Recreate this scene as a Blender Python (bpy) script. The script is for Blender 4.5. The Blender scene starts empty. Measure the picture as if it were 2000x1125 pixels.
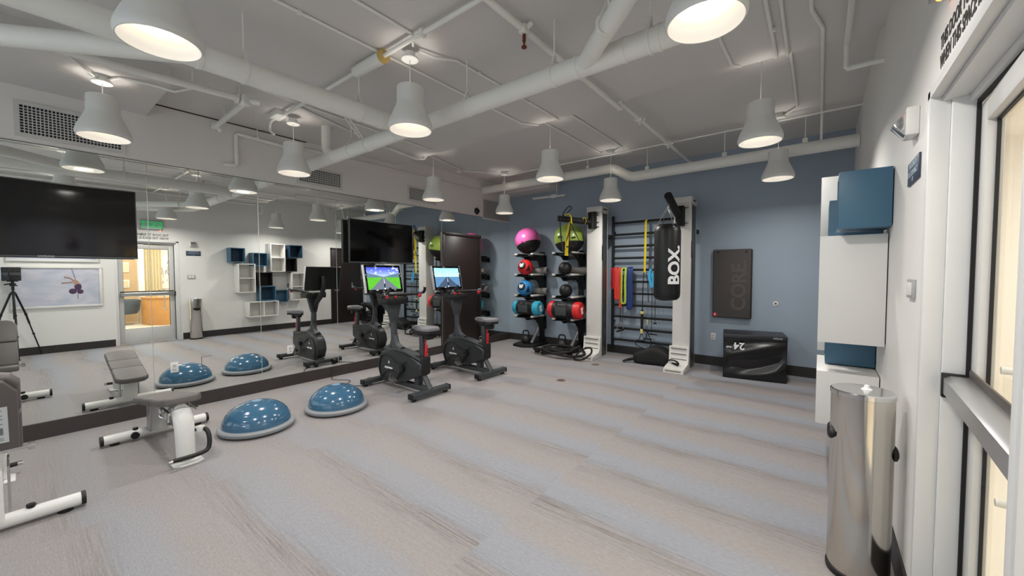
import bpy, bmesh, math, random
from mathutils import Vector, Matrix, Euler
R = math.radians
random.seed(7)
SC = bpy.context.scene
COL = SC.collection

# ------------------------------------------------------------------ camera, world, exposure
cam_d = bpy.data.cameras.new('camera')
cam_d.sensor_width = 36.0
cam_d.sensor_fit = 'HORIZONTAL'
cam_d.lens = 763.7 / 2000 * 36
cam_d.clip_start = 0.02
cam = bpy.data.objects.new('camera', cam_d)
COL.objects.link(cam)
_y, _p, _r = R(38.168), R(2.187), R(-0.114)
_f = Vector((-math.sin(_y) * math.cos(_p), math.cos(_y) * math.cos(_p), -math.sin(_p)))
_rt = Vector((math.cos(_y), math.sin(_y), 0))
_up = _rt.cross(_f)
_r2 = _rt * math.cos(_r) + _up * math.sin(_r)
_u2 = -_rt * math.sin(_r) + _up * math.cos(_r)
_m = Matrix((_r2, _u2, -_f)).transposed().to_4x4()
_m.translation = (0, 0, 1.55)
cam.matrix_world = _m
SC.camera = cam

W = bpy.data.worlds.new('world')
SC.world = W
W.use_nodes = True
W.node_tree.nodes['Background'].inputs[0].default_value = (0.80, 0.88, 1.0, 1)
W.node_tree.nodes['Background'].inputs[1].default_value = 0.9

VS = SC.view_settings
VS.view_transform = 'Standard'
VS.look = 'None'
VS.gamma = 1.0
VS.use_curve_mapping = False
VS.exposure = 1.0
BULB = 2.7            # radiance of the pendant lenses
BEAM, UPL = 9.0, 0.35   # watts of each pendant's downward beam and of the light leaving its open top

SC.cycles.max_bounces = 12
SC.cycles.diffuse_bounces = 5
SC.cycles.glossy_bounces = 6
SC.cycles.transmission_bounces = 6
SC.cycles.blur_glossy = 1.0
SC.cycles.sample_clamp_indirect = 4.0
SC.cycles.use_denoising = True


def area(name, loc, rot, sx, sy, power, color=(1, 1, 1)):
    d = bpy.data.lights.new(name, 'AREA')
    d.shape = 'RECTANGLE'
    d.size, d.size_y = sx, sy
    d.energy = power
    d.color = color
    o = bpy.data.objects.new(name, d)
    o.location = loc
    o.rotation_euler = rot
    COL.objects.link(o)
    return o


# daylight entering by the window wall behind the camera, and the lobby's own ceiling light
area('window_daylight', (-2.7, -2.75, 1.75), (R(-90), 0, 0), 5.2, 2.3, 1050, (0.95, 0.97, 1.0))
area('lobby_light', (3.3, 2.6, 2.88), (0, 0, 0), 4.0, 5.0, 150, (1.0, 0.97, 0.93))

# ------------------------------------------------------------------ room numbers
XM, XR, YB, YF = -5.727, 0.348, 7.195, -2.6
ZN, ZF, ZB, ZMT = 3.40, 3.53, 0.151, 2.758


# ------------------------------------------------------------------ materials
def lin(c):
    if isinstance(c, str):
        c = c.lstrip('#')
        c = [int(c[i:i + 2], 16) / 255 for i in (0, 2, 4)]
        c = [x / 12.92 if x <= 0.04045 else ((x + 0.055) / 1.055) ** 2.4 for x in c]
    return (c[0], c[1], c[2], 1)


MATS = {}


def mat(name, color, rough=0.5, metal=0.0, spec=0.5, coat=0.0, bump=0.0, bscale=200, var=0.0, vscale=6, emit=None, estr=0):
    if name in MATS:
        return MATS[name]
    m = bpy.data.materials.new(name)
    m.use_nodes = True
    nt = m.node_tree
    b = nt.nodes['Principled BSDF']
    b.inputs['Base Color'].default_value = lin(color)
    b.inputs['Roughness'].default_value = rough
    b.inputs['Metallic'].default_value = metal
    b.inputs['Specular IOR Level'].default_value = spec
    b.inputs['Coat Weight'].default_value = coat
    if emit:
        b.inputs['Emission Color'].default_value = lin(emit)
        b.inputs['Emission Strength'].default_value = estr
    tc = nt.nodes.new('ShaderNodeTexCoord')
    if bump:
        n = nt.nodes.new('ShaderNodeTexNoise')
        n.inputs['Scale'].default_value = bscale
        n.inputs['Detail'].default_value = 3
        nt.links.new(tc.outputs['Object'], n.inputs['Vector'])
        bp = nt.nodes.new('ShaderNodeBump')
        bp.inputs['Strength'].default_value = bump
        bp.inputs['Distance'].default_value = 0.01
        nt.links.new(n.outputs['Fac'], bp.inputs['Height'])
        nt.links.new(bp.outputs['Normal'], b.inputs['Normal'])
    n = nt.nodes.new('ShaderNodeTexNoise')
    n.inputs['Scale'].default_value = vscale
    nt.links.new(tc.outputs['Object'], n.inputs['Vector'])
    h = nt.nodes.new('ShaderNodeHueSaturation')
    h.inputs['Color'].default_value = lin(color)
    mr = nt.nodes.new('ShaderNodeMapRange')
    v = max(var, 0.02)
    mr.inputs['To Min'].default_value = 1 - v
    mr.inputs['To Max'].default_value = 1 + v
    nt.links.new(n.outputs['Fac'], mr.inputs['Value'])
    nt.links.new(mr.outputs['Result'], h.inputs['Value'])
    nt.links.new(h.outputs['Color'], b.inputs['Base Color'])
    MATS[name] = m
    return m


M_wall = mat('white_wall_paint', '#e3e1dd', 0.6, bump=0.04, bscale=180)
M_soffit = mat('soffit_paint', '#dcd8d4', 0.7, bump=0.04, bscale=180)
M_ceil = mat('ceiling_paint', '#cfccc9', 0.75, bump=0.10, bscale=40, var=0.03, vscale=2)
M_blue = mat('blue_wall_paint', '#97a5b3', 0.55, bump=0.04, bscale=180)
M_base = mat('black_rubber_base', '#2b2827', 0.5)
M_base2 = mat('dark_mirror_base', '#383231', 0.55)
M_pipe = mat('painted_pipe', '#e4e3dd', 0.55, bump=0.02, bscale=60)
M_lampw = mat('lamp_white', '#dcdcd8', 0.5)
M_lampin = mat('lamp_inner', '#f3e4cf', 0.6)
M_bulb = mat('lamp_bulb', '#ffffff', 0.5, emit='#fffaf4', estr=BULB)
M_white = mat('white_lacquer', '#dedcd8', 0.4)
M_cubeb = mat('blue_lacquer', '#416880', 0.45)
M_cubek = mat('black_lacquer', '#201d1c', 0.5)
M_cubed = mat('deep_blue_lacquer', '#294761', 0.45)
M_blk = mat('black_plastic', '#0d0d0d', 0.5)
M_blk2 = mat('black_matte', '#080808', 0.7)
M_grey = mat('gunmetal_paint', '#44474a', 0.4, metal=0.3)
M_grey2 = mat('charcoal_plastic', '#2c2f31', 0.42)
M_screen = mat('dark_screen', '#060505', 0.07, spec=0.5)
M_alu = mat('brushed_aluminium', '#b9b9ba', 0.35, metal=0.85)
M_chrome = mat('chrome', '#d8d8d8', 0.12, metal=1.0)
M_pad = mat('grey_vinyl', '#66615f', 0.5, bump=0.03, bscale=300)
M_bench = mat('white_powder_coat', '#e2e1de', 0.35)
M_bosu = mat('blue_bladder', '#3a6583', 0.16, spec=0.6, coat=0.5)
M_rim = mat('grey_rubber_rim', '#8f9296', 0.5)
M_door = mat('dark_door_paint', '#241c1a', 0.4)
M_doorf = mat('dark_frame_paint', '#2a211f', 0.4)
M_rig = mat('rig_white', '#d3d1cc', 0.4)
M_rigside = mat('rig_side_metal', '#5d6062', 0.35, metal=0.6)
M_red = mat('red_plastic', '#c4202c', 0.4)
M_pink = mat('pink_vinyl', '#c85c9a', 0.3, coat=0.2)
M_green = mat('lime_vinyl', '#a0b852', 0.3, coat=0.2)
M_teal = mat('teal_fabric', '#2fa3bf', 0.5)
M_bball = mat('blue_ball_rubber', '#2c83c4', 0.4)
M_rball = mat('red_ball_rubber', '#d22526', 0.4)
M_yel = mat('yellow_webbing', '#e3c81e', 0.6)
M_lime = mat('lime_band', '#b3cf45', 0.5)
M_navy = mat('navy_band', '#162f6c', 0.5)
M_orange = mat('orange_red_band', '#d03a30', 0.5)
M_sky = mat('light_blue_band', '#3fa7d4', 0.5)
M_foam = mat('grey_foam', '#7c7a76', 0.9)
M_core = mat('charcoal_foam', '#4a4543', 0.75, bump=0.03, bscale=400)
M_coretext = mat('embossed_charcoal', '#585250', 0.75)
M_plyo = mat('black_vinyl', '#0b0b0c', 0.25, spec=0.6)
M_sign = mat('navy_sign', '#2b3a4e', 0.5)
M_ink = mat('dark_lettering', '#3a3836', 0.6)
M_inkw = mat('white_lettering', '#eeeeee', 0.5)
M_rope = mat('black_rope', '#121110', 0.8, bump=0.3, bscale=80)
M_kb = mat('cast_iron', '#1a1a1b', 0.5)
M_pad_w = mat('pale_pad', '#cfcdc4', 0.6)
M_gold = mat('tan_insulation_end', '#c3a663', 0.7)
M_brass = mat('copper_sprinkler', '#7c3f2a', 0.4, metal=0.5)
M_vent = mat('vent_white', '#c9c7c3', 0.5)
M_void = mat('vent_dark', '#242428', 0.9)
M_paper = mat('label_paper', '#dfe3e4', 0.6)
M_label = mat('label_print', '#7d8485', 0.6)
M_wood = mat('oak_desk', '#bd8a50', 0.5, var=0.12, vscale=3)
M_lobw = mat('lobby_white', '#eee8df', 0.7)
M_lobt = mat('lobby_tan_panel', '#c9ad88', 0.6, var=0.06, vscale=3)
M_lobc = mat('lobby_curtain', '#dccfae', 0.8)
M_lobf = mat('lobby_floor_tile', '#d8cfc2', 0.4)
M_chair = mat('slate_upholstery', '#4d5a66', 0.7)
M_leaf = mat('plant_leaf', '#4f6a2c', 0.6, var=0.2, vscale=20)
M_cream = mat('cream_frame', '#ece6d8', 0.5)
M_frame = mat('door_frame_grey', '#d9d9d8', 0.45)
M_frame2 = mat('door_rail_grey', '#c9c8c6', 0.45)
M_gasket = mat('black_gasket', '#0d0c10', 0.6)


def glass_mat():
    m = bpy.data.materials.new('door_glass')
    m.use_nodes = True
    nt = m.node_tree
    nt.nodes.clear()
    o = nt.nodes.new('ShaderNodeOutputMaterial')
    mx = nt.nodes.new('ShaderNodeMixShader')
    t = nt.nodes.new('ShaderNodeBsdfTransparent')
    g = nt.nodes.new('ShaderNodeBsdfGlossy')
    g.inputs['Roughness'].default_value = 0.02
    t.inputs[0].default_value = (0.93, 0.95, 0.93, 1)
    fr = nt.nodes.new('ShaderNodeLayerWeight')
    pw = nt.nodes.new('ShaderNodeMath')
    pw.operation = 'POWER'
    pw.inputs[1].default_value = 5
    nt.links.new(fr.outputs['Facing'], pw.inputs[0])
    ma = nt.nodes.new('ShaderNodeMath')
    ma.operation = 'MULTIPLY_ADD'
    ma.inputs[1].default_value = 0.6
    ma.inputs[2].default_value = 0.03
    nt.links.new(pw.outputs[0], ma.inputs[0])
    nt.links.new(ma.outputs[0], mx.inputs[0])
    nt.links.new(t.outputs[0], mx.inputs[1])
    nt.links.new(g.outputs[0], mx.inputs[2])
    nt.links.new(mx.outputs[0], o.inputs[0])
    return m


M_glass = glass_mat()


def mirror_mat():
    m = bpy.data.materials.new('mirror_silver')
    m.use_nodes = True
    b = m.node_tree.nodes['Principled BSDF']
    b.inputs['Base Color'].default_value = (0.87, 0.89, 0.865, 1)
    b.inputs['Metallic'].default_value = 1.0
    b.inputs['Roughness'].default_value = 0.0
    return m


M_mirror = mirror_mat()


M_steel = mat('brushed_steel', '#d0ccc5', 0.14, metal=1.0)


def floor_mat():
    m = bpy.data.materials.new('striped_carpet_tile')
    m.use_nodes = True
    nt = m.node_tree
    N, L = nt.nodes, nt.links
    b = N['Principled BSDF']
    b.inputs['Roughness'].default_value = 0.62
    b.inputs['Specular IOR Level'].default_value = 0.35
    g = N.new('ShaderNodeNewGeometry')
    sp = N.new('ShaderNodeSeparateXYZ')
    L.new(g.outputs['Position'], sp.inputs[0])

    def mth(op, a, bb=None, cc=None):
        n = N.new('ShaderNodeMath')
        n.operation = op
        for i, v in enumerate((a, bb, cc)):
            if v is None:
                continue
            if isinstance(v, (int, float)):
                n.inputs[i].default_value = v
            else:
                L.new(v, n.inputs[i])
        return n.outputs[0]

    X, Y = sp.outputs['X'], sp.outputs['Y']
    col = mth('FLOOR', mth('DIVIDE', mth('ADD', X, 1.497 + 20.0), 2.0))
    wn = N.new('ShaderNodeTexWhiteNoise')
    wn.noise_dimensions = '1D'
    L.new(col, wn.inputs['W'])
    off = mth('MULTIPLY', wn.outputs['Value'], 7.3)

    def noise(sx, sy, detail, rough, add):
        cx = N.new('ShaderNodeCombineXYZ')
        L.new(mth('ADD', mth('MULTIPLY', X, sx), mth('MULTIPLY', off, 3.1)), cx.inputs[0])
        L.new(mth('ADD', mth('MULTIPLY', mth('ADD', Y, mth('MULTIPLY', off, 1.7)), sy), add), cx.inputs[1])
        n = N.new('ShaderNodeTexNoise')
        n.inputs['Scale'].default_value = 1
        n.inputs['Detail'].default_value = detail
        n.inputs['Roughness'].default_value = rough
        L.new(cx.outputs[0], n.inputs['Vector'])
        return n.outputs['Fac']

    def ramp(fac, stops):
        r = N.new('ShaderNodeValToRGB')
        while len(r.color_ramp.elements) < len(stops):
            r.color_ramp.elements.new(0.5)
        for e, (p, c) in zip(r.color_ramp.elements, stops):
            e.position = p
            e.color = lin(c)
        L.new(fac, r.inputs[0])
        return r.outputs[0]

    wob = noise(0.45, 0.9, 2, 0.5, 17)
    ph = mth('FRACT', mth('ADD', mth('ADD', mth('DIVIDE', Y, 0.675), mth('MULTIPLY', wn.outputs['Value'], 0.9)), mth('MULTIPLY', wob, 0.40)))
    band = ramp(ph, [(0.0, '#928d8c'), (0.12, '#8f9299'), (0.38, '#919298'), (0.58, '#96908d'), (0.80, '#96908f'), (1.0, '#928d8c')])
    dark = ramp(ph, [(0.0, '#f0f0f0'), (0.06, '#d0d0d0'), (0.20, '#6a6a6a'), (0.35, '#5a5a5a'), (0.60, '#5c5c5c'), (0.78, '#8c8c8c'), (0.97, '#f0f0f0')])
    streak = noise(2.2, 85, 4, 0.75, 3)
    sk = N.new('ShaderNodeMapRange')
    sk.inputs['From Min'].default_value = 0.42
    sk.inputs['From Max'].default_value = 0.66
    L.new(streak, sk.inputs['Value'])
    patch = noise(0.35, 0.8, 2, 0.5, 11)
    pk = N.new('ShaderNodeMapRange')
    pk.inputs['From Min'].default_value = 0.30
    pk.inputs['From Max'].default_value = 0.62
    L.new(patch, pk.inputs['Value'])
    fade = N.new('ShaderNodeMapRange')          # pattern contrast weakens towards the mirrors
    fade.inputs['From Min'].default_value = -4.6
    fade.inputs['From Max'].default_value = -1.4
    fade.inputs['To Min'].default_value = 0.30
    L.new(X, fade.inputs['Value'])
    fac = mth('MULTIPLY', mth('MULTIPLY', mth('MULTIPLY', sk.outputs[0], dark), mth('MULTIPLY_ADD', pk.outputs[0], 0.45, 0.45)), fade.outputs[0])
    plain = N.new('ShaderNodeMix')
    plain.data_type = 'RGBA'
    L.new(fade.outputs[0], plain.inputs['Factor'])
    plain.inputs['A'].default_value = lin('#95908f')
    L.new(band, plain.inputs['B'])
    band = plain.outputs['Result']
    mx = N.new('ShaderNodeMix')
    mx.data_type = 'RGBA'
    L.new(fac, mx.inputs['Factor'])
    L.new(band, mx.inputs['A'])
    mx.inputs['B'].default_value = lin('#554e4b')
    weave = noise(30, 130, 3, 0.6, 5)
    wv = N.new('ShaderNodeMapRange')
    wv.inputs['To Min'].default_value = 0.70
    wv.inputs['To Max'].default_value = 1.30
    L.new(weave, wv.inputs['Value'])
    hs = N.new('ShaderNodeHueSaturation')
    L.new(mx.outputs['Result'], hs.inputs['Color'])
    L.new(wv.outputs[0], hs.inputs['Value'])
    L.new(hs.outputs[0], b.inputs['Base Color'])
    bp = N.new('ShaderNodeBump')
    bp.inputs['Strength'].default_value = 0.15
    bp.inputs['Distance'].default_value = 0.004
    L.new(weave, bp.inputs['Height'])
    L.new(bp.outputs[0], b.inputs['Normal'])
    return m


M_floor = floor_mat()


def screen_game(name, sky, hill, grass, road, teal):
    """picture on a lit bike screen: sky, horizon, ground and a road running to the horizon"""
    m = bpy.data.materials.new(name)
    m.use_nodes = True
    nt = m.node_tree
    N, L = nt.nodes, nt.links
    N.clear()
    out = N.new('ShaderNodeOutputMaterial')
    em = N.new('ShaderNodeEmission')
    em.inputs[1].default_value = 1.0
    L.new(em.outputs[0], out.inputs[0])
    tc = N.new('ShaderNodeTexCoord')
    sp = N.new('ShaderNodeSeparateXYZ')
    L.new(tc.outputs['Generated'], sp.inputs[0])
    U, V = sp.outputs['Y'], sp.outputs['Z']

    def mth(op, a, bb=None):
        n = N.new('ShaderNodeMath')
        n.operation = op
        for i, v in enumerate((a, bb)):
            if v is None:
                continue
            if isinstance(v, (int, float)):
                n.inputs[i].default_value = v
            else:
                L.new(v, n.inputs[i])
        return n.outputs[0]

    def mix(f, a, c):
        n = N.new('ShaderNodeMix')
        n.data_type = 'RGBA'
        L.new(f, n.inputs['Factor'])
        for k, v in (('A', a), ('B', c)):
            if isinstance(v, str):
                n.inputs[k].default_value = lin(v)
            else:
                L.new(v, n.inputs[k])
        return n.outputs['Result']

    no = N.new('ShaderNodeTexNoise')
    no.inputs['Scale'].default_value = 9
    no.inputs['Detail'].default_value = 5
    L.new(tc.outputs['Generated'], no.inputs['Vector'])
    nf = no.outputs['Fac']
    skyc = mix(mth('SMOOTH_MIN', mth('MULTIPLY', mth('SUBTRACT', V, 0.52), 2.4), 1.0), hill, sky)
    if teal:
        bars = mth('GREATER_THAN', mth('SINE', mth('MULTIPLY', mth('ADD', U, mth('MULTIPLY', nf, 0.2)), 55)), 0.35)
        skyc = mix(mth('MULTIPLY', bars, 0.45), skyc, '#bfe6ea')
    else:
        skyc = mix(mth('GREATER_THAN', nf, 0.58), skyc, '#b6c0f0')
        tree = mth('MULTIPLY', mth('LESS_THAN', V, mth('ADD', mth('MULTIPLY', mth('ABSOLUTE', mth('SUBTRACT', U, 0.5)), 0.35), mth('ADD', mth('MULTIPLY', nf, 0.1), 0.52))), 0.8)
        skyc = mix(tree, skyc, '#2c5138')
    gnd = mix(nf, grass, '#3f8f2c' if not teal else '#5f86a8')
    half = mth('ADD', mth('MULTIPLY', mth('SUBTRACT', 0.56, V), 0.75), 0.015)
    d = mth('ABSOLUTE', mth('SUBTRACT', U, 0.5))
    onroad = mth('LESS_THAN', d, half)
    gnd = mix(onroad, gnd, road)
    dash = mth('MULTIPLY', mth('LESS_THAN', d, mth('MULTIPLY', half, 0.05)), 0.8)
    gnd = mix(dash, gnd, '#cdd6de')
    rider = mth('MULTIPLY', mth('LESS_THAN', d, 0.02), mth('MULTIPLY', mth('LESS_THAN', V, 0.27), mth('GREATER_THAN', V, 0.08)))
    gnd = mix(rider, gnd, '#15202a')
    pic = mix(mth('LESS_THAN', V, 0.54), skyc, gnd)
    L.new(pic, em.inputs[0])
    return m


def poster_mat():
    m = bpy.data.materials.new('poster_print')
    m.use_nodes = True
    nt = m.node_tree
    N, L = nt.nodes, nt.links
    b = N['Principled BSDF']
    b.inputs['Roughness'].default_value = 0.5
    tc = N.new('ShaderNodeTexCoord')
    mp = N.new('ShaderNodeMapping')
    mp.inputs['Scale'].default_value = (1, 1.2, 2.6)
    L.new(tc.outputs['Object'], mp.inputs[0])
    n = N.new('ShaderNodeTexNoise')
    n.inputs['Scale'].default_value = 1.7
    n.inputs['Distortion'].default_value = 1.6
    L.new(mp.outputs[0], n.inputs['Vector'])
    r = N.new('ShaderNodeValToRGB')
    r.color_ramp.elements[0].position = 0.35
    r.color_ramp.elements[0].color = lin('#b4b9c9')
    r.color_ramp.elements[1].position = 0.7
    r.color_ramp.elements[1].color = lin('#cdccd6')
    L.new(n.outputs['Fac'], r.inputs[0])
    L.new(r.outputs[0], b.inputs['Base Color'])
    return m


M_poster = poster_mat()
M_skin = mat('print_skin_tone', '#b08a78', 0.6)
M_plum = mat('print_plum', '#4a3350', 0.6)


# ------------------------------------------------------------------ mesh helpers
class G:
    def __init__(s):
        s.bm = bmesh.new()

    def _xf(s, verts, M):
        if M is not None:
            bmesh.ops.transform(s.bm, matrix=M, verts=verts)

    def box(s, x0, x1, y0, y1, z0, z1, bev=0.0, M=None, seg=2):
        r = bmesh.ops.create_cube(s.bm, size=1.0)
        v = r['verts']
        T = Matrix.Translation(((x0 + x1) / 2, (y0 + y1) / 2, (z0 + z1) / 2)) @ Matrix.Diagonal((x1 - x0, y1 - y0, z1 - z0, 1))
        bmesh.ops.transform(s.bm, matrix=T, verts=v)
        if bev:
            e = list({e for q in v for e in q.link_edges})
            f = bmesh.ops.bevel(s.bm, geom=e, offset=bev, segments=seg, affect='EDGES', profile=0.5)
            v = list({q for fc in f['faces'] for q in fc.verts} | {q for q in v if q.is_valid})
        s._xf(v, M)
        return s

    def obox(s, c, size, rot=(0, 0, 0), bev=0.0):
        M = Matrix.Translation(c) @ Euler(rot).to_matrix().to_4x4()
        a, b, d = size[0] / 2, size[1] / 2, size[2] / 2
        return s.box(-a, a, -b, b, -d, d, bev, M)

    def cyl(s, p0, p1, r0, r1=None, n=18, caps=True):
        p0, p1 = Vector(p0), Vector(p1)
        d = p1 - p0
        q = Vector((0, 0, 1)).rotation_difference(d.normalized()).to_matrix().to_4x4()
        r = bmesh.ops.create_cone(s.bm, cap_ends=caps, segments=n, radius1=r0, radius2=r0 if r1 is None else r1, depth=d.length)
        bmesh.ops.transform(s.bm, matrix=Matrix.Translation((p0 + p1) / 2) @ q, verts=r['verts'])
        return s

    def tube(s, pts, r, n=8, sub=0, closed=False, flat=None):
        P = [Vector(p) for p in pts]
        if sub:
            Q = []
            m = len(P)
            rng = range(m if closed else m - 1)
            for i in rng:
                if closed:
                    a, b, c, d = P[(i - 1) % m], P[i], P[(i + 1) % m], P[(i + 2) % m]
                else:
                    a, b, c, d = P[max(i - 1, 0)], P[i], P[i + 1], P[min(i + 2, m - 1)]
                for k in range(sub):
                    t = k / sub
                    Q.append(0.5 * (2 * b + (c - a) * t + (2 * a - 5 * b + 4 * c - d) * t * t + (-a + 3 * b - 3 * c + d) * t ** 3))
            if not closed:
                Q.append(P[-1])
            P = Q
        m = len(P)
        rings = []
        up = None
        for i in range(m):
            if closed:
                t = (P[(i + 1) % m] - P[(i - 1) % m]).normalized()
            else:
                t = (P[min(i + 1, m - 1)] - P[max(i - 1, 0)]).normalized()
            if up is None:
                up = Vector((0, 0, 1)) if abs(t.z) < 0.9 else Vector((0, 1, 0))
            u = (up - t * up.dot(t))
            if u.length < 1e-6:
                u = t.orthogonal()
            u.normalize()
            up = u
            w = t.cross(u)
            if isinstance(r, (list, tuple)):
                q = i / (m - 1) * (len(r) - 1)
                j = min(int(q), len(r) - 2)
                ra = r[j] + (r[j + 1] - r[j]) * (q - j)
            else:
                ra = r
            fa, fb = (1, 1) if flat is None else flat
            rings.append([s.bm.verts.new(P[i] + u * (ra * fa * math.cos(2 * math.pi * k / n)) + w * (ra * fb * math.sin(2 * math.pi * k / n))) for k in range(n)])
        for i in range(m if closed else m - 1):
            A, B = rings[i], rings[(i + 1) % m]
            for k in range(n):
                s.bm.faces.new((A[k], A[(k + 1) % n], B[(k + 1) % n], B[k]))
        if not closed:
            s.bm.faces.new(rings[0][::-1])
            s.bm.faces.new(rings[-1])
        return s

    def lathe(s, prof, n=40, M=None):
        rings = []
        vs = []
        for (r, z) in prof:
            if r < 1e-5:
                ring = [s.bm.verts.new((0, 0, z))]
            else:
                ring = [s.bm.verts.new((r * math.cos(2 * math.pi * k / n), r * math.sin(2 * math.pi * k / n), z)) for k in range(n)]
            rings.append(ring)
            vs += ring
        for A, B in zip(rings, rings[1:]):
            for k in range(n):
                j = (k + 1) % n
                if len(A) == 1 and len(B) == 1:
                    continue
                if len(A) == 1:
                    s.bm.faces.new((A[0], B[k], B[j]))
                elif len(B) == 1:
                    s.bm.faces.new((A[k], A[j], B[0]))
                else:
                    s.bm.faces.new((A[k], A[j], B[j], B[k]))
        s._xf(vs, M)
        return s

    def ball(s, c, r, sx=1, sy=1, sz=1, u=28, v=18):
        q = bmesh.ops.create_uvsphere(s.bm, u_segments=u, v_segments=v, radius=r)
        bmesh.ops.transform(s.bm, matrix=Matrix.Translation(c) @ Matrix.Diagonal((sx, sy, sz, 1)), verts=q['verts'])
        return s

    def prism(s, pts, axis, a, b, bev=0.0, M=None, seg=2):
        """polygon extruded along an axis: 'y' takes (x,z), 'x' takes (y,z), 'z' takes (x,y)"""
        def P(p, t):
            return {'y': (p[0], t, p[1]), 'x': (t, p[0], p[1]), 'z': (p[0], p[1], t)}[axis]
        A = [s.bm.verts.new(P(p, a)) for p in pts]
        B = [s.bm.verts.new(P(p, b)) for p in pts]
        n = len(pts)
        f = [s.bm.faces.new(A), s.bm.faces.new(B[::-1])]
        for k in range(n):
            f.append(s.bm.faces.new((A[k], B[k], B[(k + 1) % n], A[(k + 1) % n])))
        v = A + B
        if bev:
            e = list({e for q in (f[0], f[1]) for e in q.edges})
            rr = bmesh.ops.bevel(s.bm, geom=e, offset=bev, segments=seg, affect='EDGES', profile=0.5)
            v = list({q for fc in rr['faces'] for q in fc.verts} | {q for q in v if q.is_valid})
        s._xf(v, M)
        return s

    def cut(s, co, no, keep_above=True):
        g = s.bm.verts[:] + s.bm.edges[:] + s.bm.faces[:]
        r = bmesh.ops.bisect_plane(s.bm, geom=g, plane_co=co, plane_no=no, clear_inner=keep_above, clear_outer=not keep_above)
        return s

    def text(s, body, size, depth=0.002, M=None, bold=0.0, align='CENTER', wrap=None, spacing=1.0):
        cu = bpy.data.curves.new('txt', 'FONT')
        cu.body = body
        cu.size = size
        cu.align_x = align
        cu.align_y = 'CENTER'
        cu.offset = bold
        cu.extrude = depth
        cu.space_character = spacing
        cu.resolution_u = 4
        o = bpy.data.objects.new('txt', cu)
        COL.objects.link(o)
        dg = bpy.context.evaluated_depsgraph_get()
        me = bpy.data.meshes.new_from_object(o.evaluated_get(dg))
        b2 = bmesh.new()
        b2.from_mesh(me)
        if wrap:
            ys = [v.co.y for v in b2.verts]
            lo, hi = min(ys), max(ys)
            for k in range(1, 14):
                bmesh.ops.bisect_plane(b2, geom=b2.verts[:] + b2.edges[:] + b2.faces[:], plane_co=(0, lo + (hi - lo) * k / 14, 0), plane_no=(0, 1, 0))
            for v in b2.verts:
                v.co = Vector(wrap(v.co.x, v.co.y, v.co.z))
        if M is not None:
            bmesh.ops.transform(b2, matrix=M, verts=b2.verts[:])
        me2 = bpy.data.meshes.new('tmp')
        b2.to_mesh(me2)
        s.bm.from_mesh(me2)
        b2.free()
        bpy.data.objects.remove(o)
        bpy.data.curves.remove(cu)
        bpy.data.meshes.remove(me)
        bpy.data.meshes.remove(me2)
        return s


def build(name, g, material, parent=None, loc=(0, 0, 0), rot=(0, 0, 0), smooth=35):
    me = bpy.data.meshes.new(name)
    bmesh.ops.recalc_face_normals(g.bm, faces=g.bm.faces[:])
    g.bm.to_mesh(me)
    g.bm.free()
    for p in me.polygons:
        p.use_smooth = True
    me.set_sharp_from_angle(angle=R(smooth))
    me.materials.append(material)
    o = bpy.data.objects.new(name, me)
    o.location = loc
    o.rotation_euler = rot
    COL.objects.link(o)
    if parent is not None:
        o.parent = parent
    return o


def tag(o, label, cat, group=None, kind=None):
    o['label'] = label
    o['category'] = cat
    if group:
        o['group'] = group
    if kind:
        o['kind'] = kind
    return o


def root(name, label, cat, loc=(0, 0, 0), rotz=0.0, group=None):
    o = bpy.data.objects.new(name, None)
    o.empty_display_size = 0.1
    COL.objects.link(o)
    o.location = loc
    o.rotation_euler = (0, 0, rotz)
    return tag(o, label, cat, group)


def struct(name, g, material, parent=None):
    o = build(name, g, material, parent)
    if parent is None:
        o['kind'] = 'structure'
    return o


def dup(r, loc, rotz=0.0, label=None, group=None):
    def cp(o, parent):
        c = o.copy()
        COL.objects.link(c)
        if parent is not None:
            c.parent = parent
        for ch in list(o.children):
            cp(ch, c)
        return c
    c = cp(r, None)
    c.location = loc
    c.rotation_euler = (0, 0, rotz)
    if label:
        c['label'] = label
    if group:
        c['group'] = group
    return c


def facing(loc, normal, up=(0, 0, 1)):
    """matrix whose local +Z is normal and local +Y is up"""
    z = Vector(normal).normalized()
    u = Vector(up)
    u = (u - z * u.dot(z)).normalized()
    x = u.cross(z)
    m = Matrix((x, u, z)).transposed().to_4x4()
    m.translation = loc
    return m


# ================================================================== THE ROOM
struct('floor', G().box(XM - 0.2, XR + 0.20, YF - 0.2, YB + 0.2, -0.12, 0), M_floor)
g = G().box(XM - 0.2, XR + 0.2, YF - 0.2, 4.10, ZN, ZF + 0.2)
g.box(XM - 0.2, XR + 0.2, 4.10, YB + 0.2, ZF, ZF + 0.2)
g.box(XM, -4.60, YF, 0.93, 3.25, ZN + 0.01)                # dropped bulkhead, near left
g.box(XM, -4.37, 6.80, YB, 3.305, ZF + 0.01)               # box in the far left corner
struct('ceiling', g, M_ceil)
struct('wall_left', G().box(XM - 0.2, XM - 0.006, YF - 0.2, YB + 0.2, 0, ZMT).box(XM - 0.2, XM, YF - 0.2, YB + 0.2, ZMT, ZF + 0.05), M_soffit)
struct('wall_back', G().box(XM - 0.2, XR + 0.2, YB, YB + 0.2, 0, ZF + 0.05), M_blue)
DY0, DY1, DZ = 1.33, 2.396, 2.298
g = G().box(XR, XR + 0.2, DY1, YB + 0.2, 0, ZF + 0.05).box(XR, XR + 0.2, YF - 0.2, DY0, 0, ZF + 0.05).box(XR, XR + 0.2, DY0, DY1, DZ, ZF + 0.05)
struct('wall_right', g, M_wall)
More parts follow.
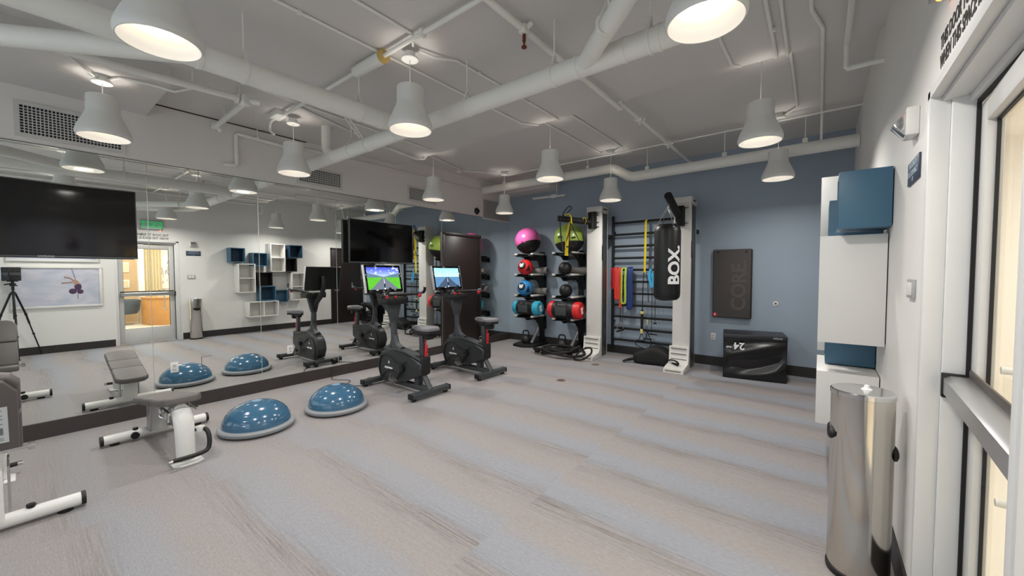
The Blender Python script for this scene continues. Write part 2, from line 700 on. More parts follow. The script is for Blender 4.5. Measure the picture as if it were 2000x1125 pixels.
# window wall behind the camera: piers, sill and head around two wide openings
g = G().box(XM, XR, YF - 0.2, YF, 0, 0.6).box(XM, XR, YF - 0.2, YF, 2.9, ZN)
for x0, x1 in ((XM, -5.3), (-2.85, -2.55), (-0.1, XR)):
    g.box(x0, x1, YF - 0.2, YF, 0.6, 2.9)
struct('wall_front', g, M_wall)
struct('window_1', G().box(-5.3, -2.85, YF - 0.12, YF - 0.11, 0.6, 2.9), M_glass)
struct('window_2', G().box(-2.55, -0.1, YF - 0.12, YF - 0.11, 0.6, 2.9), M_glass)

struct('baseboard_left', G().box(XM, XM + 0.014, YF, 5.10, 0, ZB).box(XM, XM + 0.014, 6.17, YB, 0, ZB), M_base2)
struct('baseboard_back', G().box(XM, XR, YB - 0.012, YB, 0, ZB), M_base)
struct('baseboard_right', G().box(XR - 0.012, XR, DY1 + 0.03, 6.0, 0, ZB).box(XR - 0.012, XR, YF, DY0 - 0.03, 0, ZB), M_base)
struct('trim_1', G().box(XM, XM + 0.03, 2.55, 6.8, 3.27, 3.31, 0.004), M_soffit)
struct('shadow_gap_strip', G().box(XM, XM + 0.004, 0.94, 2.6, 3.388, 3.40), M_void)  # dark colour stands in for the shadow gap where wall meets ceiling
struct('trim_3', G().box(XM, XM + 0.004, YF, 7.19, ZMT - 0.008, ZMT - 0.003), M_rigside)

# mirror panes on the left wall
seams = [YF, -1.17, -0.13, 0.915, 1.975, 3.010, 4.06, 5.105]
names = ['frontmost wall mirror pane behind the upright weight bench', 'wall mirror pane left of the near television',
         'wall mirror pane behind the near television and the flat bench', 'wall mirror pane behind the nearer blue balance dome',
         'wall mirror pane behind the farther blue balance dome', 'wall mirror pane behind the far television and first exercise bike',
         'wall mirror pane beside the dark wall door']
M_edge = mat('pale_glass_edge', '#b9c4bd', 0.3)


def mirror_name(k):
    return 'wall_mirror' if k == 0 else 'wall_mirror.%03d' % k


for k in range(7):
    tag(build('wall_mirror', G().box(XM - 0.006, XM, seams[k] + 0.0015, seams[k + 1] - 0.0015, ZB, ZMT - 0.006), M_mirror), names[k], 'mirror', 'mirror panes on the left wall')
    build('bevelled_edge', G().box(XM - 0.002, XM + 0.0008, seams[k + 1] - 0.004, seams[k + 1] - 0.0005, ZB, ZMT - 0.006), M_edge, bpy.context.scene.objects[mirror_name(k)])
tag(build('wall_mirror', G().box(XM - 0.006, XM, 5.108, 6.158, 2.345, ZMT - 0.006), M_mirror), 'short mirror pane above the dark wall door', 'mirror', 'mirror panes on the left wall')
tag(build('wall_mirror', G().box(XM - 0.006, XM, 6.162, YB, ZB, ZMT - 0.006), M_mirror), 'wall mirror pane in the corner by the blue wall', 'mirror', 'mirror panes on the left wall')

# dark door in the mirror wall
g = G().box(XM, XM + 0.05, 5.105, 5.145, 0, 2.335, 0.004).box(XM, XM + 0.05, 6.12, 6.165, 0, 2.335, 0.004).box(XM, XM + 0.05, 5.105, 6.165, 2.295, 2.345, 0.004)
d1 = struct('door_1', g, M_doorf)
struct('door_leaf', G().box(XM - 0.004, XM + 0.022, 5.147, 6.118, 0.005, 2.293, 0.003), M_door, d1)
struct('hinge', G().box(XM + 0.02, XM + 0.028, 6.09, 6.12, 1.1, 1.2), M_alu, d1)
# dark door in the right wall, far end (seen in the mirror)
g = G().box(XR - 0.03, XR, 6.00, 6.045, 0, 2.335, 0.004).box(XR - 0.03, XR, 7.02, 7.065, 0, 2.335, 0.004).box(XR - 0.03, XR, 6.00, 7.065, 2.29, 2.335, 0.004)
d2 = struct('door_2', g, M_doorf)
struct('door_leaf', G().box(XR - 0.014, XR + 0.01, 6.047, 7.018, 0.005, 2.288, 0.003), M_door, d2)
struct('lever_handle', G().cyl((XR - 0.012, 6.12, 1.03), (XR - 0.06, 6.12, 1.03), 0.02).box(XR - 0.07, XR - 0.055, 6.11, 6.24, 1.02, 1.04, 0.004), M_alu, d2)

# glazed entrance door in the right wall
g = G()
g.box(XR - 0.006, XR + 0.055, DY1 - 0.045, DY1, 0, DZ, 0.003).box(XR + 0.055, XR + 0.16, DY1 - 0.065, DY1, 0, DZ, 0.003)
g.box(XR - 0.006, XR + 0.055, DY0, DY0 + 0.035, 0, DZ, 0.003).box(XR + 0.055, XR + 0.16, DY0, DY0 + 0.045, 0, DZ, 0.003)
g.box(XR - 0.006, XR + 0.03, DY0, DY1, DZ - 0.035, DZ + 0.004, 0.003).box(XR + 0.03, XR + 0.10, DY0, DY1, DZ - 0.055, DZ, 0.003).box(XR + 0.10, XR + 0.16, DY0, DY1, DZ - 0.08, DZ, 0.003)
d3 = struct('door_3', g, M_frame)
struct('frame_gasket', G().box(XR + 0.118, XR + 0.13, DY1 - 0.074, DY1 - 0.062, 0, DZ - 0.09).box(XR + 0.118, XR + 0.13, DY0 + 0.04, DY1 - 0.07, DZ - 0.095, DZ - 0.08), M_gasket, d3)
lf = bpy.data.objects.new('door_leaf', None)
COL.objects.link(lf)
lf.parent = d3
lf.location = (XR + 0.082, DY0 + 0.055, 0)
lf.rotation_euler = (0, 0, R(-3.0))
LW = 0.94
ZT = DZ - 0.10
g = G().box(0.0, 0.045, 0, 0.075, 0.01, ZT, 0.003).box(0.0, 0.045, LW - 0.085, LW, 0.01, ZT, 0.003)
g.box(0.0, 0.045, 0.07, LW - 0.08, 0.01, 0.33, 0.003).box(0.0, 0.045, 0.07, LW - 0.08, ZT - 0.085, ZT, 0.003)
build('leaf_frame', g, M_frame2, lf)
build('door_glass', G().box(0.033, 0.039, 0.075, LW - 0.085, 0.33, ZT - 0.085), M_glass, lf)
e = 0.007
build('glazing_gasket', G().box(0.024, 0.034, 0.075, 0.075 + e, 0.33, ZT - 0.085).box(0.024, 0.034, LW - 0.085 - e, LW - 0.085, 0.33, ZT - 0.085).box(0.024, 0.034, 0.075, LW - 0.085, 0.33, 0.33 + e).box(0.024, 0.034, 0.075, LW - 0.085, ZT - 0.085 - e, ZT - 0.085), M_gasket, lf)
build('push_bar', G().prism([(-0.075, 1.062), (-0.055, 1.05), (-0.005, 1.05), (-0.005, 1.135), (-0.055, 1.135), (-0.075, 1.123)], 'y', 0.02, LW - 0.02, 0.002), M_alu, lf)
build('bar_backing', G().box(-0.008, 0.0, 0.02, LW - 0.02, 1.135, 1.165, 0.002), mat('bar_backing_brown', '#4c4540', 0.5), lf)
build('push_bar_end', G().box(-0.080, 0.0, LW - 0.02, LW + 0.004, 1.043, 1.142, 0.004), M_blk, lf)
build('pull_handle', G().tube([(0.045, LW - 0.16, 1.2), (0.10, LW - 0.16, 1.2), (0.125, LW - 0.16, 1.17), (0.125, LW - 0.16, 0.75), (0.10, LW - 0.16, 0.72), (0.045, LW - 0.16, 0.72)], 0.014, 12), M_white, lf)

# lobby beyond the entrance door
struct('floor_lobby', G().box(XR + 0.2, 6.4, -1.5, 6.6, -0.12, 0), M_lobf)
struct('ceiling_lobby', G().box(XR + 0.2, 6.4, -1.5, 6.6, 2.95, 3.1), M_lobw)
struct('wall_lobby_end', G().box(XR + 0.2, 6.4, 6.4, 6.6, 0, 2.95).box(XR + 0.2, 6.4, -1.5, -1.3, 0, 2.95), M_lobw)
struct('wall_lobby_far', G().box(6.0, 6.2, 2.4, 6.4, 0, 2.95), M_lobw)
struct('wall_lobby_panelled', G().box(5.9, 6.2, -1.3, 2.52, 0, 2.95), M_lobt)
tag(build('lobby_column', G().box(5.3, 5.5, 2.40, 2.54, 0, 2.95, 0.01), M_lobw), 'white square column in the lobby beyond the glass door', 'column')
g = G()
pts = [(5.88 + 0.03 * math.sin(k * 2.1), 2.62 + k * 0.025) for k in range(18)]
for a, b in zip(pts, pts[1:]):
    g.prism([(a[0], a[1]), (b[0], b[1]), (b[0] + 0.01, b[1]), (a[0] + 0.01, a[1])], 'z', 0.05, 2.5)
tag(build('curtain', g, M_lobc), 'cream floor-length curtain hanging behind the lobby desk', 'curtain')
r_ = root('reception_desk', 'oak block desk in the lobby seen through the glass door', 'desk', (4.45, 2.80, 0))
build('desk_body', G().prism([(0.45, -0.42), (-0.1, -0.35), (-0.45, -0.02), (-0.45, 0.6), (0.45, 0.6)], 'z', 0.0, 0.80, 0.004), M_wood, r_)
build('desk_top', G().prism([(0.47, -0.44), (-0.11, -0.37), (-0.47, -0.03), (-0.47, 0.62), (0.47, 0.62)], 'z', 0.80, 0.84, 0.004), M_wood, r_)
r_ = root('potted_plant', 'small bushy green plant standing on the lobby desk', 'plant', (4.30, 2.72, 0.84))
build('plant_pot', G().lathe([(0, 0), (0.06, 0), (0.08, 0.09), (0.07, 0.09), (0.06, 0.02), (0, 0.02)], 20), M_cream, r_)
g = G()
for k in range(70):
    a = random.uniform(0, 6.28)
    rr = random.uniform(0.02, 0.16)
    g.obox((rr * math.cos(a), rr * math.sin(a), 0.09 + random.uniform(0, 0.13) * (1 - rr * 3)), (0.07, 0.03, 0.004), (random.uniform(-.8, .8), random.uniform(-.8, .8), a))
build('foliage', g, M_leaf, r_)
r_ = root('tub_chair', 'slate grey tub chair in the lobby beside the white column', 'chair', (5.15, 2.02, 0))
build('seat_shell', G().lathe([(0, 0.3), (0.30, 0.33), (0.36, 0.45), (0.40, 0.75), (0.37, 0.76), (0.33, 0.48), (0, 0.44)], 32), M_chair, r_)
build('pedestal', G().cyl((0, 0, 0.02), (0, 0, 0.31), 0.03).lathe([(0, 0), (0.25, 0), (0.25, 0.012), (0, 0.025)], 28), M_alu, r_)
for nm, y, z0, z1, lab, cat in (('framed_print', 2.1, 1.6, 1.92, 'upper small framed print on the tan lobby wall', 'picture'), ('framed_print', 2.1, 1.1, 1.36, 'lower small framed print on the tan lobby wall', 'picture')):
    r_ = root(nm, lab, cat, (5.9, y, (z0 + z1) / 2), 0, 'small prints in the lobby')
    h = (z1 - z0) / 2
    build('frame', G().box(-0.025, 0, -0.17, 0.17, -h, h, 0.003), M_cream, r_)
    build('print', G().box(-0.028, -0.024, -0.14, 0.14, -h + 0.03, h - 0.03), M_lobc, r_)
r_ = root('abstract_canvas', 'white canvas with grey and violet brush strokes on lobby wall', 'painting', (5.98, 3.2, 1.6))
build('canvas', G().box(-0.03, 0, -0.28, 0.28, -0.55, 0.55, 0.003), M_lobw, r_)
g = G()
for k in range(26):
    y, z = random.uniform(-0.22, 0.22), random.uniform(-0.45, 0.45)
    g.obox((-0.032, y, z), (0.004, random.uniform(0.008, 0.025), random.uniform(0.06, 0.2)), (random.uniform(-.5, .5), 0, 0))
build('brush_strokes', g, mat('violet_grey_paint', '#8b8794', 0.7), r_)


# ================================================================== PENDANT LAMPS
def lamp(x, y, canopy, label):
    r = root('pendant_lamp', label, 'lamp', (x, y, 2.725), 0, 'bell pendant lamps')
    prof = [(0.100, 0.352), (0.106, 0.347), (0.107, 0.34), (0.1085, 0.222), (0.112, 0.205), (0.121, 0.181), (0.134, 0.152), (0.150, 0.117), (0.164, 0.083), (0.174, 0.053), (0.1785, 0.031), (0.177, 0.014), (0.170, 0.0),
            (0.165, 0.001), (0.163, 0.016), (0.158, 0.032), (0.1455, 0.062)]
    build('shade', G().lathe(prof, 48), M_lampw, r)
    build('reflector', G().lathe([(0.1461, 0.062), (0.125, 0.110), (0.107, 0.155), (0.102, 0.20), (0.100, 0.30)], 40), M_lampin, r)
    build('bulb', G().lathe([(0, 0.088), (0.055, 0.090), (0.078, 0.098), (0.084, 0.108), (0.084, 0.125), (0, 0.125)], 32), M_bulb, r)
    for nm, z, sz, pw, sp, fl in (('lamp_beam', 0.002, 0.15, BEAM, 165, 0.0), ('lamp_uplight', 0.20, 0.12, UPL, 120, math.pi)):
        d = bpy.data.lights.new(nm, 'AREA')
        d.shape = 'DISK'
        d.size = sz
        d.energy = pw
        d.spread = R(sp)
        d.color = (1.0, 0.965, 0.92)
        o = bpy.data.objects.new(nm, d)
        o.location = (0, 0, z)
        o.rotation_euler = (fl, 0, 0)
        COL.objects.link(o)
        o.parent = r
    build('lamp_holder', G().cyl((0, 0, 0.15), (0, 0, 0.30), 0.022).box(-0.1, 0.1, -0.006, 0.006, 0.27, 0.285).box(-0.006, 0.006, -0.1, 0.1, 0.27, 0.285), M_lampw, r)
    h = canopy - 2.725
    build('cable', G().cyl((0, 0, 0.29), (0, 0, h), 0.0035, n=8), M_lampw, r)
    c = build('canopy', G().lathe([(0, 0), (0.066, 0), (0.07, 0.004), (0.07, 0.014), (0.05, 0.02), (0, 0.02)], 32), M_lampw, r, (0, 0, h))
    build('junction_box', G().lathe([(0, 0.02), (0.045, 0.02), (0.045, 0.06), (0, 0.06)], 10), M_pipe, c)
    return r


lamps = {(-2.68, 0.50): (3.34, 'huge white bell pendant nearest the camera, upper left'),
         (-0.45, 0.50): (3.34, 'white bell pendant above the tripod, seen only reflected in the near television'),
         (-4.90, 0.52): (3.19, 'white bell pendant under the dropped bulkhead before the first vent'),
         (-2.68, 2.06): (3.295, 'large white bell pendant in front of the white drain pipe junction'),
         (-4.90, 2.08): (3.30, 'white bell pendant beside the second wall vent'),
         (-0.45, 2.05): (3.34, 'huge white bell pendant cut by the top edge, right half'),
         (-2.69, 4.20): (3.47, 'white bell pendant hanging left of the far pipe bend'),
         (-4.90, 4.20): (3.47, 'white bell pendant before the third wall vent'),
         (-0.45, 4.20): (3.47, 'white bell pendant nearest the right wall, above the wall cubes'),
         (-2.70, 6.03): (3.47, 'small white bell pendant above the left rig tower'),
         (-4.90, 6.00): (3.47, 'small white bell pendant in the far left corner'),
         (-0.44, 5.97): (3.47, 'white bell pendant hanging below the pipe by the right wall')}
for (x, y), (c, lab) in lamps.items():
    lamp(x, y, c, lab)


# ================================================================== CEILING PIPES
def couplings(parent, pts, r):
    for p, d in pts:
        p, d = Vector(p), Vector(d).normalized()
        build('coupling', G().cyl(p - d * 0.012, p + d * 0.012, r * 1.06, n=24), M_pipe, parent)


def hanger(parent, p, rad, top, axis):
    """rod from the ceiling and a clevis loop round the pipe"""
    x, y, z = p
    g = G().cyl((x, y, z + rad + 0.07), (x, y, top), 0.006, n=8)
    pts = []
    for k in range(13):
        a = 2 * math.pi * k / 12
        u, v = (rad + 0.004) * math.sin(a), (rad + 0.004) * math.cos(a)
        if k in (0, 12):
            v += 0.07
        pts.append((x, y + u, z + v) if axis == 'x' else ((x + u, y, z + v) if axis == 'y' else (x + u * .7, y + u * .7, z + v)))
    g.tube(pts, 0.009, 6, flat=(0.5, 1.3))
    build('pipe_hanger', g, M_pipe, parent)


RP = 0.073
p_ = root('drain_pipe', 'wide white drain pipe crossing the ceiling from the left wall', 'pipe')
build('pipe_run', G().tube([(-5.62, 2.49, 2.99), (-0.68, 2.49, 2.99), (-0.57, 2.47, 2.99), (-0.48, 2.40, 2.99), (XR - 0.02, 1.60, 2.99)], RP, 28), M_pipe, p_)
couplings(p_, [((-5.5, 2.49, 2.99), (1, 0, 0)), ((-4.75, 2.49, 2.99), (1, 0, 0)), ((-1.36, 2.49, 2.99), (1, 0, 0)), ((-1.02, 2.49, 2.99), (1, 0, 0)), ((-0.80, 2.49, 2.99), (1, 0, 0)), ((-4.0, 2.49, 2.99), (1, 0, 0))], RP)
for x in (-4.35, -3.45, -2.45, -1.56, -0.86):
    hanger(p_, (x, 2.49, 2.99), RP, ZN, 'x')
build('riser', G().tube([(-4.75, 2.49, 2.99), (-4.86, 2.49, 3.05), (-4.93, 2.49, 3.14), (-4.93, 2.49, 3.40)], 0.058, 22, sub=4), M_pipe, p_)
p_ = root('drain_pipe', 'white drain pipe running from upper left to the pipe junction', 'pipe')
build('pipe_run', G().tube([(-3.26, YF + 0.02, 2.99), (-3.26, 2.2, 2.99), (-3.20, 2.36, 2.99), (-3.08, 2.47, 2.99)], RP + 0.006, 28), M_pipe, p_)
couplings(p_, [((-3.26, 0.80, 2.99), (0, 1, 0)), ((-3.26, 2.16, 2.99), (0, 1, 0))], RP + 0.006)
for y in (-0.3, 1.06, 1.95):
    hanger(p_, (-3.26, y, 2.99), RP + 0.006, ZN, 'y')
p_ = root('drain_pipe', 'white branch pipe joining at an angle behind the nearest pendant', 'pipe')
build('pipe_run', G().tube([(-3.26, 0.78, 2.99), (-4.75, -1.02, 2.99)], 0.062, 26), M_pipe, p_)
p_ = root('drain_pipe', 'white branch pipe rising off the drain pipe at top centre', 'pipe')
build('pipe_run', G().tube([(-1.30, 2.47, 2.99), (XR - 0.02, 0.94, 2.99)], 0.058, 26), M_pipe, p_)
couplings(p_, [((-1.02, 2.2, 2.99), (1, -0.92, 0)), ((-1.18, 2.36, 2.99), (1, -0.92, 0))], 0.058)
hanger(p_, (-1.0, 2.17, 2.99), 0.058, ZN, 'd')
p_ = root('drain_pipe', 'cream pipe with an offset bend along the blue wall', 'pipe')
build('pipe_run', G().tube([(XR - 0.004, 6.3, 3.135), (-2.42, 6.3, 3.12), (-2.50, 6.3, 3.14), (-2.74, 6.3, 3.29), (-2.84, 6.3, 3.312), (XM + 0.004, 6.3, 3.325)], 0.076, 28), M_pipe, p_)
for x, z in ((-0.18, 3.135), (-2.2, 3.12), (-1.1, 3.13)):
    build('pipe_hanger', G().cyl((x, 6.3, z + 0.07), (x, 6.3, ZF), 0.006, n=8).box(x - 0.03, x + 0.03, 6.28, 6.32, z + 0.06, z + 0.13, 0.008), M_pipe, p_)
for x, z in ((-3.25, 3.315), (-5.15, 3.322)):
    build('pipe_hanger', G().cyl((x, 6.3, z + 0.07), (x, 6.3, ZF), 0.006, n=8).box(x - 0.03, x + 0.03, 6.28, 6.32, z + 0.06, z + 0.12, 0.008), M_pipe, p_)

# sprinkler line
p_ = root('sprinkler_pipe', 'thin sprinkler pipe under the ceiling running to the blue wall', 'pipe')
build('pipe_run', G().cyl((-1.745, YF, 3.335), (-1.745, 4.12, 3.335), 0.024).cyl((-1.745, 4.12, 3.40), (-1.745, YB, 3.40), 0.022).cyl((-1.745, 4.12, 3.32), (-1.745, 4.12, 3.41), 0.03), M_pipe, p_)
build('tee_fitting', G().obox((-1.745, 2.37, 3.335), (0.06, 0.07, 0.06), bev=0.01).cyl((-1.745, 2.37, 3.335), (-1.70, 2.40, 3.38), 0.02), M_pipe, p_)
h_ = build('sprinkler_head', G().cyl((-1.745, 2.37, 3.30), (-1.745, 2.37, 3.25), 0.013).cyl((-1.745, 2.37, 3.225), (-1.745, 2.37, 3.245), 0.008).cyl((-1.745, 2.37, 3.205), (-1.745, 2.37, 3.215), 0.02), M_brass, p_)
for y in (4.72, 5.85):
    build('tee_fitting', G().obox((-1.745, y, 3.40), (0.07, 0.08, 0.06), bev=0.01).cyl((-1.80, y - 0.03, 3.40), (-1.69, y + 0.03, 3.40), 0.018).cyl((-1.745, y, 3.36), (-1.745, y, 3.33), 0.012), M_pipe, p_)
build('sprinkler_head', G().cyl((-1.75, 6.0, 3.47), (-1.75, 6.0, 3.42), 0.015).cyl((-1.75, 6.0, 3.43), (-1.75, 6.0, 3.44), 0.025), M_kb, p_)


def conduit(label, pts, r=0.0115, clips=(), name='conduit', n=10):
    p = root(name, label, 'pipe', (0, 0, 0), 0, 'painted conduits')
    build('conduit_run', G().tube(pts, r, n), M_pipe, p)
    if clips:
        for c in clips:
            build('strap_clip', G().obox(c, (0.03, 0.03, 0.025), bev=0.004), M_pipe, p)
    return p


c_ = conduit('conduit from the right wall to the pendant above the wall cubes', [(XR, 4.19, 3.485), (-0.36, 4.19, 3.485)], 0.019)
build('conduit_hanger', G().cyl((0.07, 4.19, 3.50), (0.07, 4.19, ZF), 0.006).obox((0.07, 4.19, 3.485), (0.05, 0.05, 0.06), bev=0.006), M_pipe, c_)
conduit('conduit linking the far row of pendants', [(XR, 6.0, 3.455), (-4.83, 6.0, 3.455)], 0.011, [(-2.83, 6.0, 3.46), (-1.75, 6.0, 3.46)])
c_ = conduit('conduit with a thick insulated sleeve across the second pendant row', [(-4.95, 1.95, 3.35), (XR, 1.95, 3.35)], 0.017)
build('insulation_sleeve', G().cyl((-3.30, 1.95, 3.35), (-2.90, 1.95, 3.35), 0.05, n=24), M_pipe, c_)
build('sleeve_end', G().cyl((-2.90, 1.95, 3.35), (-2.87, 1.95, 3.35), 0.054, n=24), M_gold, c_)
build('conduit_hanger', G().cyl((-2.38, 1.95, 3.35), (-2.38, 1.95, ZN), 0.006).obox((-2.38, 1.95, 3.35), (0.03, 0.05, 0.06), bev=0.006), M_pipe, c_)
conduit('thin ceiling conduit left of the central pendant', [(-2.92, -1.0, 3.388), (-2.92, 3.9, 3.388), (-2.80, 4.09, 3.39), (-2.80, 4.11, 3.515), (-2.73, 4.17, 3.50)], 0.011, [(-2.92, 1.3, 3.388), (-2.92, 3.0, 3.388)])
conduit('thin ceiling conduit right of the central pendant', [(-2.50, -1.0, 3.388), (-2.50, 1.95, 3.388), (-2.60, 2.03, 3.37)], 0.011, [(-2.50, 1.2, 3.388)])
conduit('thin conduit from the central pendant towards the blue wall', [(-2.62, 2.1, 3.37), (-2.58, 2.25, 3.36), (-2.51, 2.42, 3.388), (-2.50, 4.09, 3.388), (-2.60, 4.14, 3.50)], 0.011, [(-2.50, 2.7, 3.388), (-2.50, 3.5, 3.388)])
conduit('thin far conduit right of the bend pendant', [(-2.62, 4.22, 3.51), (-2.47, 4.16, 3.515), (-2.47, 5.93, 3.515), (-2.62, 6.0, 3.50)], 0.011)
conduit('thin far conduit left of the bend pendant', [(-2.78, 4.25, 3.51), (-2.87, 4.35, 3.515), (-2.87, 6.05, 3.515)], 0.011)
conduit('thin conduit over the vents along the left wall', [(-4.56, 2.0, 3.388), (-4.86, 2.9, 3.388), (-5.10, 3.7, 3.388), (-5.10, 4.09, 3.388), (-5.12, 4.2, 3.515), (-5.42, 5.4, 3.515), (-5.0, 5.9, 3.50)], 0.011, [(-5.12, 4.3, 3.515)])
conduit('sagging flexible conduit joining the third vent pendant', [(-5.0, 3.46, 3.388), (-5.02, 3.95, 3.34), (-4.98, 4.08, 3.36), (-4.93, 4.15, 3.47)], 0.012)
conduit('long surface conduit in the left ceiling half', [(-4.35, 0.94, 3.388), (-4.48, 2.16, 3.388), (-4.6, 3.9, 3.388)], 0.011)
p_ = conduit('right ceiling pipe that drops and turns into the right wall', [(0.12, YF + 0.02, 3.34), (0.13, 4.06, 3.34), (0.13, 4.085, 3.33), (0.13, 4.09, 3.16), (0.14, 4.09, 3.148), (XR, 4.09, 3.148)], 0.019, [(0.125, 3.45, 3.36)])
conduit('jogged surface pipe along the right ceiling edge', [(-0.10, YF + 0.02, 3.385), (-0.085, 3.50, 3.385), (-0.022, 3.80, 3.385), (-0.022, 4.09, 3.385), (-0.022, 4.11, 3.515), (-0.02, 6.2, 3.515), (-0.02, 6.28, 3.20)], 0.014)
conduit('left of a pair of surface pipes above the right pendant', [(-0.30, YF + 0.02, 3.38), (-0.33, 4.06, 3.38), (-0.33, 4.12, 3.49)], 0.014, [(-0.315, 3.6, 3.38)])
conduit('right of a pair of surface pipes above the right pendant', [(-0.22, YF + 0.02, 3.38), (-0.25, 4.09, 3.38), (-0.245, 4.13, 3.515), (-0.25, 5.80, 3.515), (-0.38, 5.96, 3.50)], 0.012)
conduit('bent conduit between the top right pendants', [(-0.50, 2.1, 3.37), (-0.66, 3.5, 3.388), (-0.655, 3.98, 3.388), (-0.60, 4.08, 3.40), (-0.52, 4.13, 3.49)], 0.014)
conduit('black-shadowed flexible conduit left of the bulkhead pendant', [(-4.50, 0.20, 3.245), (-4.62, 0.32, 3.235), (-4.85, 0.47, 3.22), (-4.88, 0.50, 3.215)], 0.009)
conduit('drooping flexible conduit right of the bulkhead pendant', [(-4.88, 0.54, 3.215), (-4.78, 0.62, 3.24), (-4.70, 0.80, 3.225), (-4.64, 0.95, 3.20), (-4.56, 1.05, 3.24), (-4.55, 1.2, 3.31)], 0.010)
# fire line with elbow and drop on the left wall
p_ = root('valve_pipe', 'white pipe with elbow valve turning into the left wall', 'pipe')
build('pipe_run', G().tube([(-4.42, YF + 0.02, 3.20), (-4.42, 0.6, 3.20), (-4.55, 1.42, 3.28)], 0.03, 16).tube([(-4.56, 1.50, 3.28), (-5.60, 1.52, 3.28)], 0.027, 16), M_pipe, p_)
build('elbow_valve', G().obox((-4.56, 1.48, 3.28), (0.10, 0.10, 0.10), (0, 0, 0.3), 0.02).cyl((-4.56, 1.48, 3.28), (-4.50, 1.60, 3.28), 0.03).cyl((-4.56, 1.40, 3.28), (-4.56, 1.42, 3.28), 0.05), M_pipe, p_)
build('end_fitting', G().obox((-5.60, 1.52, 3.28), (0.09, 0.07, 0.07), (0, 0, 0.4), 0.015).cyl((-5.60, 1.52, 3.28), (-5.60, 1.56, 3.22), 0.018), M_pipe, p_)
for q in ((-4.49, 1.05, 3.25), (-5.3, 1.515, 3.28), (-4.56, 1.44, 3.31)):
    build('pipe_hanger', G().cyl(q, (q[0], q[1], ZN), 0.006, n=8).obox(q, (0.045, 0.045, 0.05), bev=0.01), M_pipe, p_)
p_ = root('wall_pipe', 'white pipe dropping down the left wall to a short stub', 'pipe')
build('pipe_run', G().tube([(XM + 0.03, 2.5, 3.25), (XM + 0.03, 1.76, 3.275), (XM + 0.03, 1.745, 3.26), (XM + 0.03, 1.745, 2.90), (XM + 0.03, 1.73, 2.885), (XM + 0.03, 1.60, 2.875)], 0.022, 14), M_pipe, p_)
build('pipe_hanger', G().cyl((XM + 0.03, 1.98, 3.27), (XM + 0.03, 1.98, ZN), 0.006).obox((XM + 0.03, 1.98, 3.27), (0.05, 0.03, 0.05), bev=0.006), M_pipe, p_)
p_ = root('brace_strut', 'slanted pair of white strut channels bracing the drain pipe', 'strut')
build('channel', G().tube([(-4.32, 2.34, ZN), (-4.07, 2.44, 3.06)], 0.011, 6), M_pipe, p_)
build('channel', G().tube([(-4.28, 2.36, ZN), (-4.04, 2.46, 3.06)], 0.011, 6), M_pipe, p_)
p_ = root('surface_box', 'white electrical box with hooked conduit above the second vent pendant', 'electrical box', (-4.92, 1.93, 3.36))
build('box_body', G().box(-0.12, 0.10, -0.06, 0.06, -0.02, 0.04, 0.006), M_pipe, p_)
build('hooked_conduit', G().tube([(-0.1, 0, -0.01), (-0.17, -0.02, -0.05), (-0.16, -0.03, -0.14), (-0.08, -0.02, -0.20)], 0.014, 10, sub=5), M_pipe, p_)
p_ = root('wall_stub_pipe', 'small white pipe with valve in the far left corner', 'pipe', (0, 0, 0))
build('pipe_run', G().cyl((-4.95, 7.05, 3.17), (-4.10, 6.95, 3.13), 0.022).obox((-4.38, 6.98, 3.145), (0.12, 0.06, 0.07), bev=0.015), M_pipe, p_)
build('pipe_hanger', G().cyl((-4.3, 6.97, 3.15), (-4.3, 6.97, ZF), 0.006), M_pipe, p_)
# small sprinkler over the third pendant
tag(build('ceiling_sprinkler', G().cyl((-5.4, 5.25, ZF), (-5.4, 5.25, 3.46), 0.02).cyl((-5.4, 5.25, 3.46), (-5.4, 5.25, 3.45), 0.05), M_pipe), 'white ceiling sprinkler above the third vent pendant', 'sprinkler')


# ================================================================== VENTS, DOME
def vent(y0, y1, z0, z1, label, border=0.035, fine=0.024, dark=True):
    r = root('wall_vent', label, 'vent', (XM, (y0 + y1) / 2, (z0 + z1) / 2), 0, 'air vents on the left wall')
    a, h = (y1 - y0) / 2, (z1 - z0) / 2
    build('vent_back', G().box(0.0, 0.003, -a + 0.01, a - 0.01, -h + 0.01, h - 0.01), M_void if dark else M_rigside, r)
    g = G().box(0.0, 0.014, -a, a, h - border, h).box(0, 0.014, -a, a, -h, -h + border).box(0, 0.014, -a, -a + border, -h + border, h - border).box(0, 0.014, a - border, a, -h + border, h - border)
    build('vent_frame', g, M_vent, r)
    g = G()
    n = int((2 * a - 2 * border) / fine)
    for k in range(1, n):
        y = -a + border + k * (2 * a - 2 * border) / n
        g.box(0.004, 0.009, y - 0.0035, y + 0.0035, -h + border, h - border)
    n = int((2 * h - 2 * border) / fine)
    for k in range(1, n):
        z = -h + border + k * (2 * h - 2 * border) / n
        g.box(0.004, 0.010, -a + border, a - border, z - 0.0035, z + 0.0035)
    build('vent_grille', g, M_vent, r)
    return r


